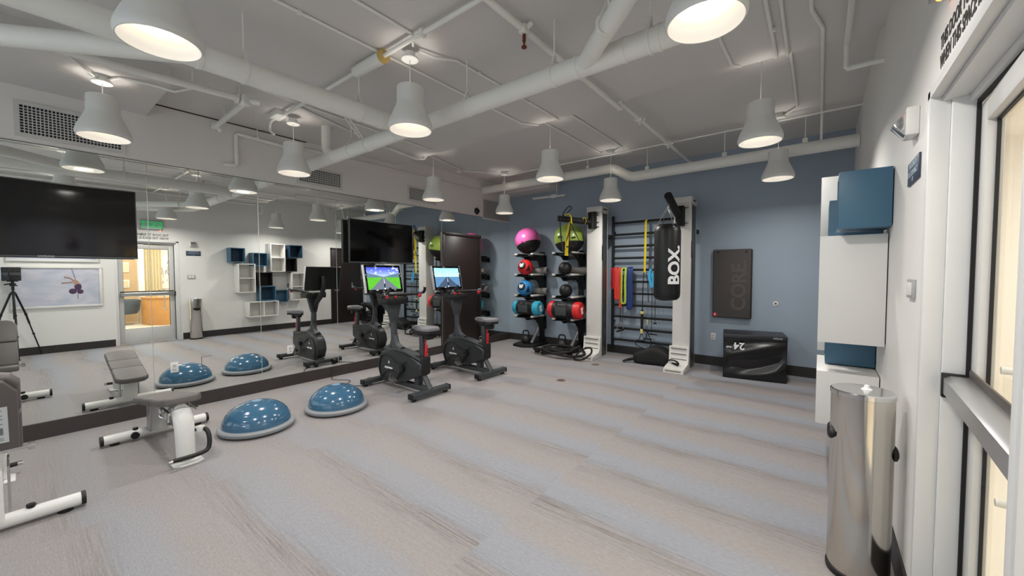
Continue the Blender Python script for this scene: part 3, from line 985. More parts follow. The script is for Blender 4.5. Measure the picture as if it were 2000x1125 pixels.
vent(0.04, 0.76, 2.80, 3.12, 'nearest wall vent, behind the bulkhead pendant')
vent(2.46, 3.12, 2.81, 3.07, 'second wall vent, under the drain pipe end')
vent(4.32, 4.98, 2.83, 3.10, 'third wall vent, behind the pendant over the bikes')
vent(6.26, 7.185, 2.72, 3.16, 'tall fine-meshed wall vent in the far corner', 0.03, 0.03, False)
r_ = root('dome_camera', 'small round black dome on the soffit beside the corner vent', 'camera', (XM, 6.08, 2.86))
build('dome_ring', G().lathe([(0, 0), (0.07, 0), (0.072, 0.012), (0.062, 0.02), (0, 0.02)], 28, Matrix.Rotation(R(90), 4, 'Y')), M_blk, r_)
build('dome', G().lathe([(0.06, 0.018), (0.05, 0.045), (0.03, 0.06), (0, 0.066)], 28, Matrix.Rotation(R(90), 4, 'Y')), M_screen, r_)


# ================================================================== TELEVISIONS
def tv(y0, y1, z0, z1, x, label):
    r = root('television', label, 'television', (XM, (y0 + y1) / 2, (z0 + z1) / 2), 0, 'wall televisions')
    a, h = (y1 - y0) / 2, (z1 - z0) / 2
    build('casing', G().box(x - 0.05, x, -a, a, -h, h, 0.006), M_blk, r)
    build('screen', G().box(x, x + 0.002, -a + 0.010, a - 0.010, -h + 0.022, h - 0.010), M_screen, r)
    build('bezel_edge', G().box(x - 0.012, x + 0.003, -a - 0.001, a + 0.001, -h - 0.001, -h + 0.014, 0.002).box(x - 0.012, x + 0.001, -a - 0.002, -a + 0.006, -h, h, 0.002), M_grey, r)
    build('wall_mount', G().box(0.0, 0.02, -0.25, 0.25, -0.2, 0.2, 0.003).box(0.01, x - 0.04, -0.2, -0.16, -0.22, 0.22).box(0.01, x - 0.04, 0.16, 0.2, -0.22, 0.22), M_blk2, r)
    build('logo', G().text('SAMSUNG', 0.022, 0.0008, facing((x + 0.004, 0, -h + 0.008), (1, 0, 0)), bold=0.0004), M_alu, r)
    return r


tv(-0.43, 0.806, 1.705, 2.40, 0.12, 'black television nearest the camera, cut by the left edge')
tv(3.155, 4.322, 1.715, 2.385, 0.12, 'black television above the first exercise bike')


# ================================================================== EXERCISE BIKES
def bike(x, y, rz, scr, label):
    r = root('exercise_bike', label, 'exercise bike', (x, y, 0), rz, 'upright exercise bikes')
    # front is local -x
    for nm, fx in (('rear_foot', 0.515), ('front_foot', -0.535)):
        f = build(nm, G().box(fx - 0.045, fx + 0.045, -0.295, 0.295, 0.03, 0.095, 0.012), M_grey, r)
        for q in (-1, 1):
            build('foot_pad', G().cyl((fx, 0.25 * q, 0), (fx, 0.25 * q, 0.032), 0.03), M_blk, f)
            build('foot_cap', G().box(fx - 0.047, fx + 0.047, 0.3015 * q - 0.0085, 0.3015 * q + 0.0085, 0.028, 0.097, 0.008), M_blk, f)
    build('transport_wheel', G().cyl((-0.60, -0.17, 0.045), (-0.60, -0.13, 0.045), 0.045), M_blk, r)
    build('transport_wheel', G().cyl((-0.60, 0.13, 0.045), (-0.60, 0.17, 0.045), 0.045), M_blk, r)
    build('base_beam', G().box(-0.52, 0.50, -0.04, 0.04, 0.05, 0.115, 0.01), M_grey, r)
    build('rear_strut', G().tube([(0.52, 0, 0.085), (0.36, 0, 0.30)], 0.034, 10, flat=(1, 1.1)).box(0.25, 0.33, -0.04, 0.04, 0.1, 0.30, 0.006), M_grey, r)
    prof = [(-0.52, 0.26), (-0.49, 0.38), (-0.41, 0.475), (-0.30, 0.515), (-0.16, 0.52), (0.03, 0.505), (0.25, 0.465), (0.40, 0.425), (0.44, 0.40), (0.43, 0.26), (0.36, 0.225), (0.24, 0.19), (0.12, 0.165), (0.0, 0.10), (-0.17, 0.065), (-0.34, 0.07), (-0.46, 0.12)]
    hs = build('housing', G().prism(prof, 'y', -0.085, 0.085, 0.03, seg=4), M_grey2, r)
    build('top_shroud', G().prism([(-0.42, 0.47), (-0.28, 0.515), (-0.10, 0.522), (0.10, 0.50), (0.38, 0.435), (0.42, 0.44), (0.40, 0.47), (0.1, 0.525), (-0.1, 0.545), (-0.3, 0.54)], 'y', -0.07, 0.07, 0.012), M_grey, r)
    for s in (-1, 1):
        pts = [(-0.42, s * 0.086, 0.13), (-0.45, s * 0.086, 0.28), (-0.38, s * 0.086, 0.42), (-0.22, s * 0.086, 0.44), (-0.08, s * 0.086, 0.36), (0.06, s * 0.086, 0.365), (0.16, s * 0.086, 0.40)]
        build('contour_ridge', G().tube(pts, 0.012, 8, sub=5, flat=(1, 0.5)).tube([(-0.40, s * 0.086, 0.12), (-0.28, s * 0.086, 0.22), (-0.12, s * 0.086, 0.25), (0.0, s * 0.086, 0.20)], 0.012, 8, sub=5, flat=(1, 0.5)), M_blk, hs)
        nx = (0, s, 0)
        build('maker_lettering', G().text('expresso', 0.048, 0.0012, facing((-0.24, s * 0.0868, 0.275), nx), bold=0.0012).prism([(-0.245, 0.345), (-0.225, 0.38), (-0.228, 0.36), (-0.215, 0.345), (-0.23, 0.325)], 'y', s * 0.0862, s * 0.0878), M_inkw, hs)
    build('seat_collar', G().box(0.28, 0.46, -0.065, 0.065, 0.27, 0.50, 0.02), M_blk, r)
    build('seat_post', G().obox((0.375, 0, 0.60), (0.075, 0.05, 0.36), (0, R(-3), 0), 0.008), M_grey, r)
    build('height_lever', G().obox((0.445, 0.0, 0.575), (0.035, 0.03, 0.15), (0, R(6), 0), 0.01).cyl((0.43, 0, 0.66), (0.445, 0, 0.73), 0.011).cyl((0.44, 0, 0.50), (0.45, 0, 0.495), 0.02), M_red, r)
    build('seat_bracket', G().box(0.29, 0.52, -0.035, 0.035, 0.755, 0.80, 0.008).box(0.46, 0.54, -0.05, 0.05, 0.72, 0.79, 0.01), M_blk, r)
    build('saddle_base', G().prism([(0.22, -0.03), (0.30, -0.035), (0.42, -0.10), (0.54, -0.125), (0.59, -0.08), (0.59, 0.08), (0.54, 0.125), (0.42, 0.10), (0.30, 0.035), (0.22, 0.03)], 'z', 0.795, 0.825, 0.008), M_blk, r)
    build('saddle', G().prism([(0.20, -0.026), (0.30, -0.03), (0.42, -0.105), (0.53, -0.13), (0.60, -0.09), (0.61, 0.0), (0.60, 0.09), (0.53, 0.13), (0.42, 0.105), (0.30, 0.03), (0.20, 0.026)], 'z', 0.825, 0.880, 0.024, seg=3), mat('saddle_grey', '#757478', 0.45), r)
    for s, a in ((-1, R(-118)), (1, R(62))):
        ca, sa = math.cos(a), math.sin(a)
        cx, cz = 0.085, 0.315
        px, pz = cx + 0.175 * ca, cz + 0.175 * sa
        cr = build('crank', G().tube([(cx, s * 0.10, cz), (px, s * 0.125, pz)], 0.02, 8, flat=(1, 0.6)).cyl((cx, s * 0.08, cz), (cx, s * 0.125, cz), 0.04), M_blk, r)
        build('pedal', G().obox((px, s * 0.185, pz), (0.10, 0.09, 0.03), (0, R(25), 0), 0.008).tube([(px - 0.05, s * 0.15, pz + 0.01), (px - 0.04, s * 0.15, pz + 0.075), (px - 0.02, s * 0.22, pz + 0.075), (px - 0.03, s * 0.22, pz + 0.01)], 0.008, 6), mat('pedal_grey', '#6d6a68', 0.35, metal=0.5), cr)
    # mast
    build('mast', G().tube([(-0.20, 0, 0.50), (-0.225, 0, 0.70), (-0.24, 0, 0.92)], [0.055, 0.044, 0.042], 14, sub=4).tube([(-0.05, 0, 0.52), (-0.16, 0, 0.58), (-0.21, 0, 0.70)], [0.05, 0.04, 0.04], 12, sub=4).tube([(-0.38, 0, 0.50), (-0.27, 0, 0.56), (-0.225, 0, 0.70)], [0.05, 0.04, 0.04], 12, sub=4), M_grey, r)
    build('neck', G().tube([(-0.24, 0, 0.90), (-0.28, 0, 1.01), (-0.41, 0, 1.11), (-0.55, 0, 1.22), (-0.60, 0, 1.36), (-0.575, 0, 1.50)], [0.05, 0.05, 0.048, 0.042, 0.036], 14, sub=4, flat=(0.7, 1.15)), M_blk, r)
    build('front_bracket', G().prism([(-0.045, 0.88), (0.045, 0.88), (0.10, 1.10), (0.10, 1.18), (-0.10, 1.18), (-0.10, 1.10)], 'x', -0.27, -0.20, 0.012), M_grey, r)
    build('bottle_tray', G().box(-0.36, -0.12, -0.17, 0.17, 1.13, 1.23, 0.02), M_blk, r)
    # monitor, tilted back 12 degrees
    sm = bpy.data.objects.new('monitor', None)
    COL.objects.link(sm)
    sm.parent = r
    sm.location = (-0.50, 0.03, 1.475)
    sm.rotation_euler = (0, R(-12), 0)
    build('monitor_body', G().box(-0.045, 0.0, -0.295, 0.295, -0.195, 0.195, 0.012), M_blk, sm)
    build('monitor_bezel', G().box(0.0, 0.012, -0.29, 0.29, 0.16, 0.19, 0.003).box(0, 0.012, -0.29, 0.29, -0.19, -0.155, 0.003).box(0, 0.012, -0.29, -0.26, -0.19, 0.19, 0.003).box(0, 0.012, 0.26, 0.29, -0.19, 0.19, 0.003), M_screen, sm)
    build('monitor_rim', G().box(-0.035, 0.013, -0.300, -0.29, -0.197, 0.197, 0.003).box(-0.035, 0.010, 0.29, 0.298, -0.197, 0.197, 0.003), mat('silver_plastic', '#c9cbcd', 0.35, metal=0.2), sm)
    build('monitor_screen', G().box(0.0, 0.006, -0.262, 0.262, -0.157, 0.162), scr, sm)
    # handlebars
    hb = build('handlebar', G().tube([(-0.36, -0.05, 1.20), (-0.20, -0.20, 1.255), (-0.06, -0.29, 1.27), (0.06, -0.29, 1.30), (0.10, -0.27, 1.37)], 0.019, 10, sub=5).tube([(-0.36, 0.05, 1.20), (-0.20, 0.20, 1.255), (-0.06, 0.29, 1.27), (0.06, 0.29, 1.30), (0.10, 0.27, 1.37)], 0.019, 10, sub=5).tube([(-0.16, -0.24, 1.262), (-0.12, 0, 1.262), (-0.16, 0.24, 1.262)], 0.02, 10, sub=5), M_blk, r)
    build('pulse_grip', G().tube([(-0.02, -0.292, 1.277), (0.045, -0.292, 1.292)], 0.023, 10).tube([(-0.02, 0.292, 1.277), (0.045, 0.292, 1.292)], 0.023, 10).tube([(-0.135, -0.10, 1.264), (-0.135, 0.02, 1.264)], 0.023, 10), M_chrome, hb)
    build('shift_button', G().ball((0.0, 0.26, 1.245), 0.026).ball((-0.12, -0.05, 1.235), 0.022).ball((0.0, -0.26, 1.245), 0.022), M_red, hb)
    return r


scr1 = screen_game('road_game_green', '#3b46c8', '#9fb7ea', '#5fae32', '#5f6672', False)
scr2 = screen_game('road_game_city', '#7cd0e6', '#a8dcd2', '#3f6488', '#3c4a5e', True)
bike(-4.335, 3.19, 0.0, scr1, 'black exercise bike with green countryside on its screen')
bike(-4.335, 4.37, R(-2), scr2, 'black exercise bike with pale city street on its screen')
tag(build('power_cord', G().tube([(-4.9, 3.46, 0.006), (-5.15, 3.62, 0.005), (-5.3, 3.45, 0.005), (-5.5, 3.7, 0.005), (-5.69, 3.72, 0.02), (XM + 0.02, 3.72, 0.15)], 0.005, 6, sub=6), M_blk), 'thin power cord on the floor between the two bikes', 'cord')
tag(build('power_cord', G().tube([(-4.9, 2.92, 0.006), (-5.1, 2.78, 0.005), (-5.3, 2.95, 0.005), (-5.55, 2.82, 0.005), (-5.69, 2.9, 0.02), (XM + 0.02, 2.9, 0.15)], 0.005, 6, sub=6), M_grey), 'thin grey cord at the foot of the nearer bike', 'cord')


# ================================================================== BALANCE DOMES
def bosu(x, y, label):
    r = root('balance_dome', label, 'balance trainer', (x, y, 0), 0, 'balance domes on the floor')
    build('base_platform', G().lathe([(0, 0.012), (0.30, 0.012), (0.325, 0.02), (0.333, 0.035), (0.333, 0.05), (0.322, 0.062), (0.30, 0.066), (0, 0.066)], 64), M_rim, r)
    build('under_foot', G().lathe([(0, 0), (0.22, 0), (0.24, 0.014), (0, 0.014)], 48), M_blk, r)
    prof = []
    for k in range(15):
        a = R(90 * k / 14)
        prof.append((0.296 * math.cos(a) ** 0.92 if k < 14 else 0.0, 0.062 + 0.215 * math.sin(a)))
    dm = build('dome', G().lathe(prof, 64), M_bosu, r)
    g = G()
    for q in (0.20, 0.235, 0.265, 0.285):
        z = 0.062 + 0.215 * math.sqrt(max(0, 1 - (q / 0.296) ** 2.1))
        g.tube([(q * math.cos(2 * math.pi * k / 60), q * math.sin(2 * math.pi * k / 60), z) for k in range(60)], 0.0022, 5, closed=True)
    build('grip_ring', g, M_bosu, dm)
    build('top_plate', G().lathe([(0, 0.2805), (0.045, 0.2795), (0.045, 0.276), (0, 0.276)], 28), mat('dome_top_print', '#7f9cb8', 0.3), dm)
    return r


bosu(-4.41, 1.465, 'blue balance dome nearer the weight bench')
bosu(-4.33, 2.245, 'blue balance dome beside the first exercise bike')


# ================================================================== WEIGHT BENCHES
def pad(L, Wd, T, round_end=True):
    g = G()
    a = Wd / 2
    pts = [(0, -a * 0.92), (0.03, -a), (L - 0.07, -a), (L - 0.015, -a * 0.75), (L, -a * 0.45), (L, a * 0.45), (L - 0.015, a * 0.75), (L - 0.07, a), (0.03, a), (0, a * 0.92)] if round_end else [(0, -a), (L, -a), (L, a), (0, a)]
    return g.prism(pts, 'z', 0, T, 0.016, seg=3)


def bench(x, y, rz, back_deg, label, sticker):
    """local +x runs from the floor tube to the handled foot"""
    r = root('weight_bench', label, 'bench', (x, y, 0), rz, 'white framed weight benches')
    t = build('floor_tube', G().cyl((0, -0.37, 0.055), (0, 0.37, 0.055), 0.042, n=24), M_bench, r)
    build('tube_cap', G().cyl((0, -0.392, 0.055), (0, -0.37, 0.055), 0.044, n=24), M_blk, t)
    build('tube_cap', G().cyl((0, 0.37, 0.055), (0, 0.392, 0.055), 0.044, n=24), M_blk, t)
    build('tube_foot', G().cyl((0, -0.30, 0), (0, -0.30, 0.02), 0.035), M_blk, t)
    build('tube_foot', G().cyl((0, 0.30, 0), (0, 0.30, 0.02), 0.035), M_blk, t)
    build('roller', G().cyl((0.03, -0.17, 0.055), (0.065, -0.17, 0.055), 0.03), M_blk, t)
    build('tube_knob', G().cyl((0.0, -0.16, 0.09), (0.0, -0.16, 0.115), 0.02), M_blk, t)
    build('rear_post', G().prism([(-0.05, 0.07), (0.06, 0.07), (0.085, 0.36), (-0.03, 0.36)], 'y', -0.06, 0.06, 0.01), M_bench, r)
    build('side_plate', G().prism([(0.02, 0.07), (0.16, 0.09), (0.20, 0.40), (0.04, 0.37)], 'y', -0.085, -0.075, 0.003).prism([(0.02, 0.07), (0.16, 0.09), (0.20, 0.40), (0.04, 0.37)], 'y', 0.075, 0.085, 0.003), M_alu, r)
    build('spine', G().tube([(0.02, 0, 0.34), (0.45, 0, 0.385), (0.82, 0, 0.42)], 0.045, 12), M_bench, r)
    f = build('front_post', G().tube([(0.70, 0, 0.40), (0.80, 0, 0.405), (0.87, 0, 0.35), (0.905, 0, 0.24), (0.92, 0, 0.02)], [0.055, 0.058, 0.06, 0.058, 0.055], 16, sub=5, flat=(0.6, 1.15)), M_bench, r)
    build('foot_plate', G().prism([(0.84, -0.10), (1.0, -0.10), (1.03, -0.05), (1.03, 0.05), (1.0, 0.10), (0.84, 0.10)], 'z', 0.0, 0.014, 0.004), M_bench, f)
    h = build('carry_handle', G().tube([(0.90, 0.07, 0.24), (0.93, 0.13, 0.235), (0.97, 0.145, 0.18), (1.0, 0.13, 0.09), (1.02, 0.06, 0.07), (1.035, -0.11, 0.075)], 0.017, 12, sub=6), M_blk, r)
    build('handle_end', G().cyl((1.035, -0.11, 0.075), (1.036, -0.135, 0.075), 0.018), M_chrome, h)
    build('handle_bracket', G().obox((0.915, 0.10, 0.245), (0.05, 0.05, 0.045), (0, 0, 0.5), 0.006), M_bench, h)
    build('seat_rail', G().box(0.66, 0.90, 0.085, 0.10, 0.40, 0.425), M_chrome, r)
    build('seat_rail', G().box(0.66, 0.90, -0.10, -0.085, 0.40, 0.425), M_chrome, r)
    build('adjust_loop', G().tube([(0.68, -0.11, 0.42), (0.68, -0.11, 0.375), (0.70, -0.11, 0.355), (0.86, -0.11, 0.375), (0.86, -0.11, 0.42)], 0.008, 6), M_chrome, r)
    # pads: seat near the handle, then the back in two sections
    def seg(nm, par, L, loc, rot, flipx=False, rnd=True):
        g = pad(L, 0.285, 0.062, rnd)
        if flipx:
            bmesh.ops.transform(g.bm, matrix=Matrix.Translation((L, 0, 0)) @ Matrix.Rotation(math.pi, 4, 'Z'), verts=g.bm.verts[:])
        return build(nm, g, M_pad, par, loc, rot)
    if back_deg < 30:
        a = R(-9.5)
        ca, sa = math.cos(a), math.sin(a)
        base = Vector((-0.24, 0, 0.285))
        for nm, d0, L, fl, rn in (('head_pad', 0.0, 0.42, True, True), ('back_pad', 0.424, 0.30, False, False), ('seat_pad', 0.728, 0.40, False, True)):
            p = base + Vector((d0 * ca, 0, -d0 * sa))
            seg(nm, r, L, p, (0, a, 0), fl, rn)
    else:
        seg('seat_pad', r, 0.44, (0.20, 0, 0.425), (0, R(-6), 0))
        br = bpy.data.objects.new('backrest', None)
        COL.objects.link(br)
        br.parent = r
        br.location = (0.13, 0, 0.455)
        br.rotation_euler = (0, R(back_deg - 180), 0)
        # local +x climbs the backrest
        seg('back_pad', br, 0.30, (0.0, 0, 0.0), (math.pi, 0, 0), False, False)
        seg('head_pad', br, 0.30, (0.304, 0, 0.0), (math.pi, 0, 0), False, True)
        build('back_shell', G().prism([(0, -0.13), (0.5, -0.13), (0.59, -0.08), (0.59, 0.08), (0.5, 0.13), (0, 0.13)], 'z', 0.0, 0.03, 0.008), M_pad, br)
        if sticker:
            st = build('instruction_label', G().box(0.10, 0.40, -0.09, 0.07, 0.031, 0.034), M_paper, br)
            g = G()
            for k, (u, w) in enumerate([(0.37, 0.06), (0.33, 0.05), (0.30, 0.055), (0.26, 0.05), (0.12, 0.06), (0.135, 0.06)]):
                g.box(u, u + 0.006, -0.07, -0.07 + w * 2.2, 0.034, 0.0346)
            g.box(0.17, 0.23, -0.07, 0.04, 0.034, 0.0345)
            build('label_print', g, M_label, st)
        build('lock_pin', G().cyl((0.02, -0.16, 0.03), (0.02, 0.16, 0.03), 0.012).cyl((0.02, 0.16, 0.03), (0.02, 0.19, 0.03), 0.024).cyl((0.02, -0.19, 0.03), (0.02, -0.16, 0.03), 0.024), M_chrome, br)
    return r


bench(-5.0, 0.815, R(1), 9, 'white framed weight bench lying flat before the mirror', False)
bench(-3.845, -0.14, R(180), 57, 'weight bench with upright backrest and paper label, left edge', True)


# ================================================================== TRAINING RIG
rig = root('training_rig', 'white two-tower training rig with black wall bars on blue wall', 'gym rig', (0, 0, 0))
for x0, x1, y0, y1, h in ((-3.42, -3.125, 6.61, 6.88, 2.765), (-1.865, -1.60, 6.59, 6.92, 2.75)):
    tw = build('tower', G().box(x0, x1, y0, y1, 0, h - 0.10, 0.006), M_rig, rig)
    build('tower_cap', G().box(x0 - 0.006, x1 + 0.006, y0 - 0.006, y1 + 0.006, h - 0.10, h, 0.008), M_rig, tw)
    build('cap_lettering', G().text('queenax', 0.05, 0.0015, facing((x1 + 0.008, (y0 + y1) / 2, h - 0.05), (1, 0, 0)), bold=0.001), M_ink, tw)
    build('side_panel', G().box(x1 - 0.004, x1 + 0.003, y0 + 0.035, y1 - 0.045, 0.02, h - 0.13, 0.002), M_rigside, tw)
    build('side_slot', G().box(x1, x1 + 0.006, y0 + 0.015, y0 + 0.05, 1.78, 2.05, 0.002), M_blk, tw)
    # moulded foot with slots
    ft = build('foot_block', G().prism([(y0, 0.0), (y0, 0.37), (y0 - 0.045, 0.37), (y0 - 0.055, 0.16), (y0 - 0.10, 0.095), (y0 - 0.22, 0.085), (y0 - 0.35, 0.06), (y0 - 0.36, 0.0)], 'x', x0 - 0.03, x1 + 0.005, 0.006), M_rig, tw)
    for z in (0.335, 0.25, 0.165):
        build('foot_slot', G().box(x0, x1 - 0.03, y0 - 0.058, y0 - 0.04, z - 0.007, z + 0.007), mat('slot_grey', '#77736b', 0.7), ft)
    build('foot_slot', G().box(x0, x1 - 0.03, y0 - 0.362, y0 - 0.35, 0.025, 0.04), mat('slot_grey', '#77736b', 0.7), ft)
build('ladder_rail', G().box(-3.125, -3.095, 7.05, 7.12, 0.12, 2.62, 0.004), M_blk, rig)
build('ladder_rail', G().box(-1.90, -1.87, 7.05, 7.12, 0.12, 2.62, 0.004), M_blk, rig)
for k in range(11):
    z = 0.284 + 0.2203 * k
    build('rung', G().cyl((-3.10, 7.08, z), (-1.88, 7.08, z), 0.021, n=14), M_blk2, rig)
build('wall_fixing', G().box(-3.12, -3.10, 7.10, YB, 0.6, 0.64).box(-3.12, -3.10, 7.10, YB, 2.3, 2.34).box(-1.89, -1.87, 7.10, YB, 0.6, 0.64).box(-1.89, -1.87, 7.10, YB, 2.3, 2.34).box(-3.42, -3.1, 6.88, 7.12, 2.2, 2.26).box(-1.89, -1.6, 6.92, 7.12, 2.2, 2.26), M_blk, rig)
# left boom
bm_ = build('boom', G().cyl((-3.30, 6.55, 2.475), (-3.72, 6.08, 2.53), 0.052, n=20), M_blk2, rig)
build('boom_bracket', G().box(-3.36, -3.22, 6.53, 6.61, 2.36, 2.66, 0.006).cyl((-3.27, 6.54, 2.36), (-3.27, 6.54, 2.64), 0.045), M_blk2, bm_)
g = G()
for z in (2.39, 2.47, 2.60, 2.64):
    g.cyl((-3.23, 6.60, z), (-3.17, 6.60, z), 0.012)
    g.cyl((-3.37, 6.60, z), (-3.41, 6.60, z), 0.012)
build('boom_bolt', g, M_chrome, bm_)
# right boom
bm_ = build('boom', G().cyl((-1.765, 6.50, 2.44), (-1.735, 5.84, 2.66), 0.055, n=20), M_blk2, rig)
build('boom_bracket', G().prism([(6.59, 2.29), (6.59, 2.60), (6.48, 2.60), (6.40, 2.50), (6.50, 2.29)], 'x', -1.80, -1.69, 0.006), M_blk2, bm_)
g = G()
for z in (2.58, 2.33):
    g.cyl((-1.70, 6.58, z), (-1.635, 6.58, z), 0.014).cyl((-1.85, 6.58, z), (-1.80, 6.58, z), 0.014)
build('boom_bolt', g, M_chrome, bm_)

# punching bag
pb = root('punching_bag', 'black hanging punching bag with white BOX lettering', 'punching bag', (-1.775, 5.97, 0))
RB = 0.185
prof = [(0, 1.135), (0.08, 1.138), (0.145, 1.155), (0.176, 1.19), (RB, 1.24), (RB, 2.15), (0.178, 2.20), (0.158, 2.235), (0.12, 2.262), (0.0, 2.27)]
bg = build('bag_body', G().lathe(prof, 48), mat('punchbag_vinyl', '#0e0e0f', 0.42), pb)
az = R(52)
nrm = Vector((math.sin(az), -math.cos(az), 0))


def wrapb(x, y, z):
    a = az - y / RB            # letter tops turn to the left
    rr = RB + 0.002 + z
    return (rr * math.sin(a), -rr * math.cos(a), 1.66 + x)


build('bag_lettering', G().text('BOX.', 0.245, 0.0006, wrap=wrapb, bold=0.009), M_inkw, bg)
g = G()
for k in range(4):
    a = R(45 + 90 * k)
    g.tube([(0.165 * math.cos(a), 0.165 * math.sin(a), 2.22), (0.10 * math.cos(a), 0.10 * math.sin(a), 2.36), (0.012 * math.cos(a), 0.012 * math.sin(a), 2.50)], 0.007, 6)
    g.ball((0.168 * math.cos(a), 0.168 * math.sin(a), 2.21), 0.016, u=10, v=6)
    build('chain', g, M_chrome, pb)
    g = G()
build('swivel_hook', G().tube([(0, 0, 2.49), (0.02, 0, 2.54), (0.0, 0, 2.59), (-0.02, 0, 2.54)], 0.006, 6, closed=True).cyl((0, 0, 2.49), (0, 0, 2.52), 0.014), M_chrome, pb)
g = G()
for k in range(5):
    a = R(72 * k - 60)
    g.prism([(-0.045, 2.10), (0.045, 2.10), (0.0, 2.235)], 'y', -0.004, 0.004, 0, M=Matrix.Rotation(a, 4, 'Z') @ Matrix.Translation((0, -RB + 0.006, 0)) @ Matrix.Rotation(R(-8), 4, 'X') @ Matrix.Translation((0, 0, 0)))
build('strap_tab', g, M_blk2, pb)

# suspension trainer over the left boom: yellow straps and black sling
st = root('suspension_trainer', 'yellow and black suspension strap looped over the left boom', 'suspension strap', (-3.60, 6.20, 0))
build('yellow_strap', G().tube([(0.0, -0.09, 2.58), (0.06, -0.07, 2.60), (0.11, -0.06, 2.54), (0.12, -0.07, 2.44)], 0.020, 8, sub=5, flat=(0.6, 0.8)).tube([(0.09, -0.03, 2.46), (0.05, -0.05, 2.30), (0.03, -0.06, 2.10)], 0.036, 8, sub=4, flat=(0.2, 1)).tube([(0.03, -0.065, 2.12), (0.02, -0.065, 1.86)], 0.036, 8, flat=(0.2, 1)), M_yel, st)
build('strap_loop', G().tube([(0.21, 0.20, 2.52), (0.24, 0.19, 2.55), (0.27, 0.2, 2.50), (0.23, 0.24, 2.44)], 0.016, 8, sub=4, flat=(0.4, 1)), M_yel, st)
build('black_webbing', G().tube([(0.10, -0.06, 2.44), (0.20, -0.05, 2.24), (0.27, -0.05, 2.12), (0.16, -0.06, 2.00), (0.08, -0.06, 2.12), (0.10, -0.06, 2.44)], 0.009, 6).tube([(0.10, -0.06, 2.40), (0.06, -0.06, 2.22), (-0.03, -0.06, 2.02), (0.02, -0.06, 1.95), (0.14, -0.06, 1.9)], 0.009, 6).tube([(0.02, -0.06, 2.02), (0.16, -0.06, 2.02)], 0.016, 6).tube([(0.12, -0.06, 2.17), (0.2, -0.06, 2.18)], 0.013, 6), M_blk2, st)
build('anchor_sling', G().tube([(-0.06, -0.08, 2.56), (-0.02, -0.06, 2.66), (0.06, -0.04, 2.74), (0.10, -0.03, 2.70), (0.02, -0.05, 2.62), (-0.06, -0.1, 2.55)], 0.010, 6, sub=4).tube([(-0.055, -0.14, 2.55), (-0.05, -0.16, 2.40), (-0.03, -0.16, 2.16), (0.0, -0.14, 1.92)], 0.014, 6, sub=3, flat=(0.3, 1)), mat('dark_grey_webbing', '#3a3a3c', 0.7), st)

# suspension trainer on the wall bars
st = root('suspension_trainer', 'yellow strap with black handles hanging down the wall bars', 'suspension strap', (-2.47, 7.04, 0))
build('yellow_strap', G().tube([(0.01, 0.01, 2.50), (0.0, -0.012, 2.47), (0.0, -0.016, 2.2), (-0.01, -0.016, 1.55)], 0.026, 8, flat=(0.2, 1)), M_yel, st)
build('black_webbing', G().tube([(-0.02, -0.02, 1.56), (-0.035, -0.02, 1.30), (-0.04, -0.02, 1.02), (-0.04, -0.02, 0.86)], 0.008, 6).tube([(0.02, -0.02, 1.56), (0.05, -0.02, 1.36), (0.07, -0.02, 1.02)], 0.006, 6), M_blk2, st)
build('adjuster_sleeve', G().tube([(-0.04, -0.03, 0.88), (-0.045, -0.03, 0.47)], 0.026, 8, flat=(0.5, 1)), M_blk2, st)
build('buckle', G().obox((-0.04, -0.032, 0.83), (0.06, 0.03, 0.05), bev=0.006).obox((-0.045, -0.032, 0.49), (0.05, 0.03, 0.08), bev=0.006).obox((0.055, -0.03, 0.66), (0.02, 0.02, 0.10), bev=0.004), mat('pale_yellow_buckle', '#d8cf7c', 0.5), st)
build('handle', G().tube([(-0.045, -0.03, 0.47), (-0.10, -0.03, 0.32), (0.0, -0.03, 0.32), (-0.045, -0.03, 0.47)], 0.007, 6).tube([(0.06, -0.03, 0.50), (0.02, -0.03, 0.36), (0.11, -0.03, 0.36), (0.06, -0.03, 0.50)], 0.007, 6).cyl((-0.12, -0.03, 0.315), (0.02, -0.03, 0.315), 0.015).cyl((0.0, -0.03, 0.36), (0.13, -0.03, 0.36), 0.015), M_blk2, st)
build('foot_cradle', G().tube([(-0.13, -0.03, 0.33), (-0.15, -0.04, 0.24), (-0.05, -0.05, 0.2), (0.06, -0.05, 0.18), (0.14, -0.04, 0.28), (0.11, -0.03, 0.35)], 0.008, 6, sub=4), M_blk2, st)


def band(label, x, w, z1, m, width=0.02, y=7.04, loops=2):
    r = root('resistance_band', label, 'resistance band', (x, y, 0), 0, 'resistance bands on the wall bars')
    g = G()
    for k in range(loops):
        d = 0.012 * k
        g.tube([(-w / 2 + d, -0.012 - d, z1 + 0.05), (-w / 2 + d + 0.005, -0.014 - d, 1.45), (-w / 2 + d, -0.006, 1.615), (0, 0.03, 1.64), (w / 2 - d, -0.006, 1.615), (w / 2 - d - 0.005, -0.014 - d, 1.4), (w / 2 - d, -0.012 - d, z1 + 0.05), (0, -0.014 - d, z1)], width, 8, sub=4, closed=True, flat=(0.35, 1))
    build('band_loop', g, m, r)
    return r


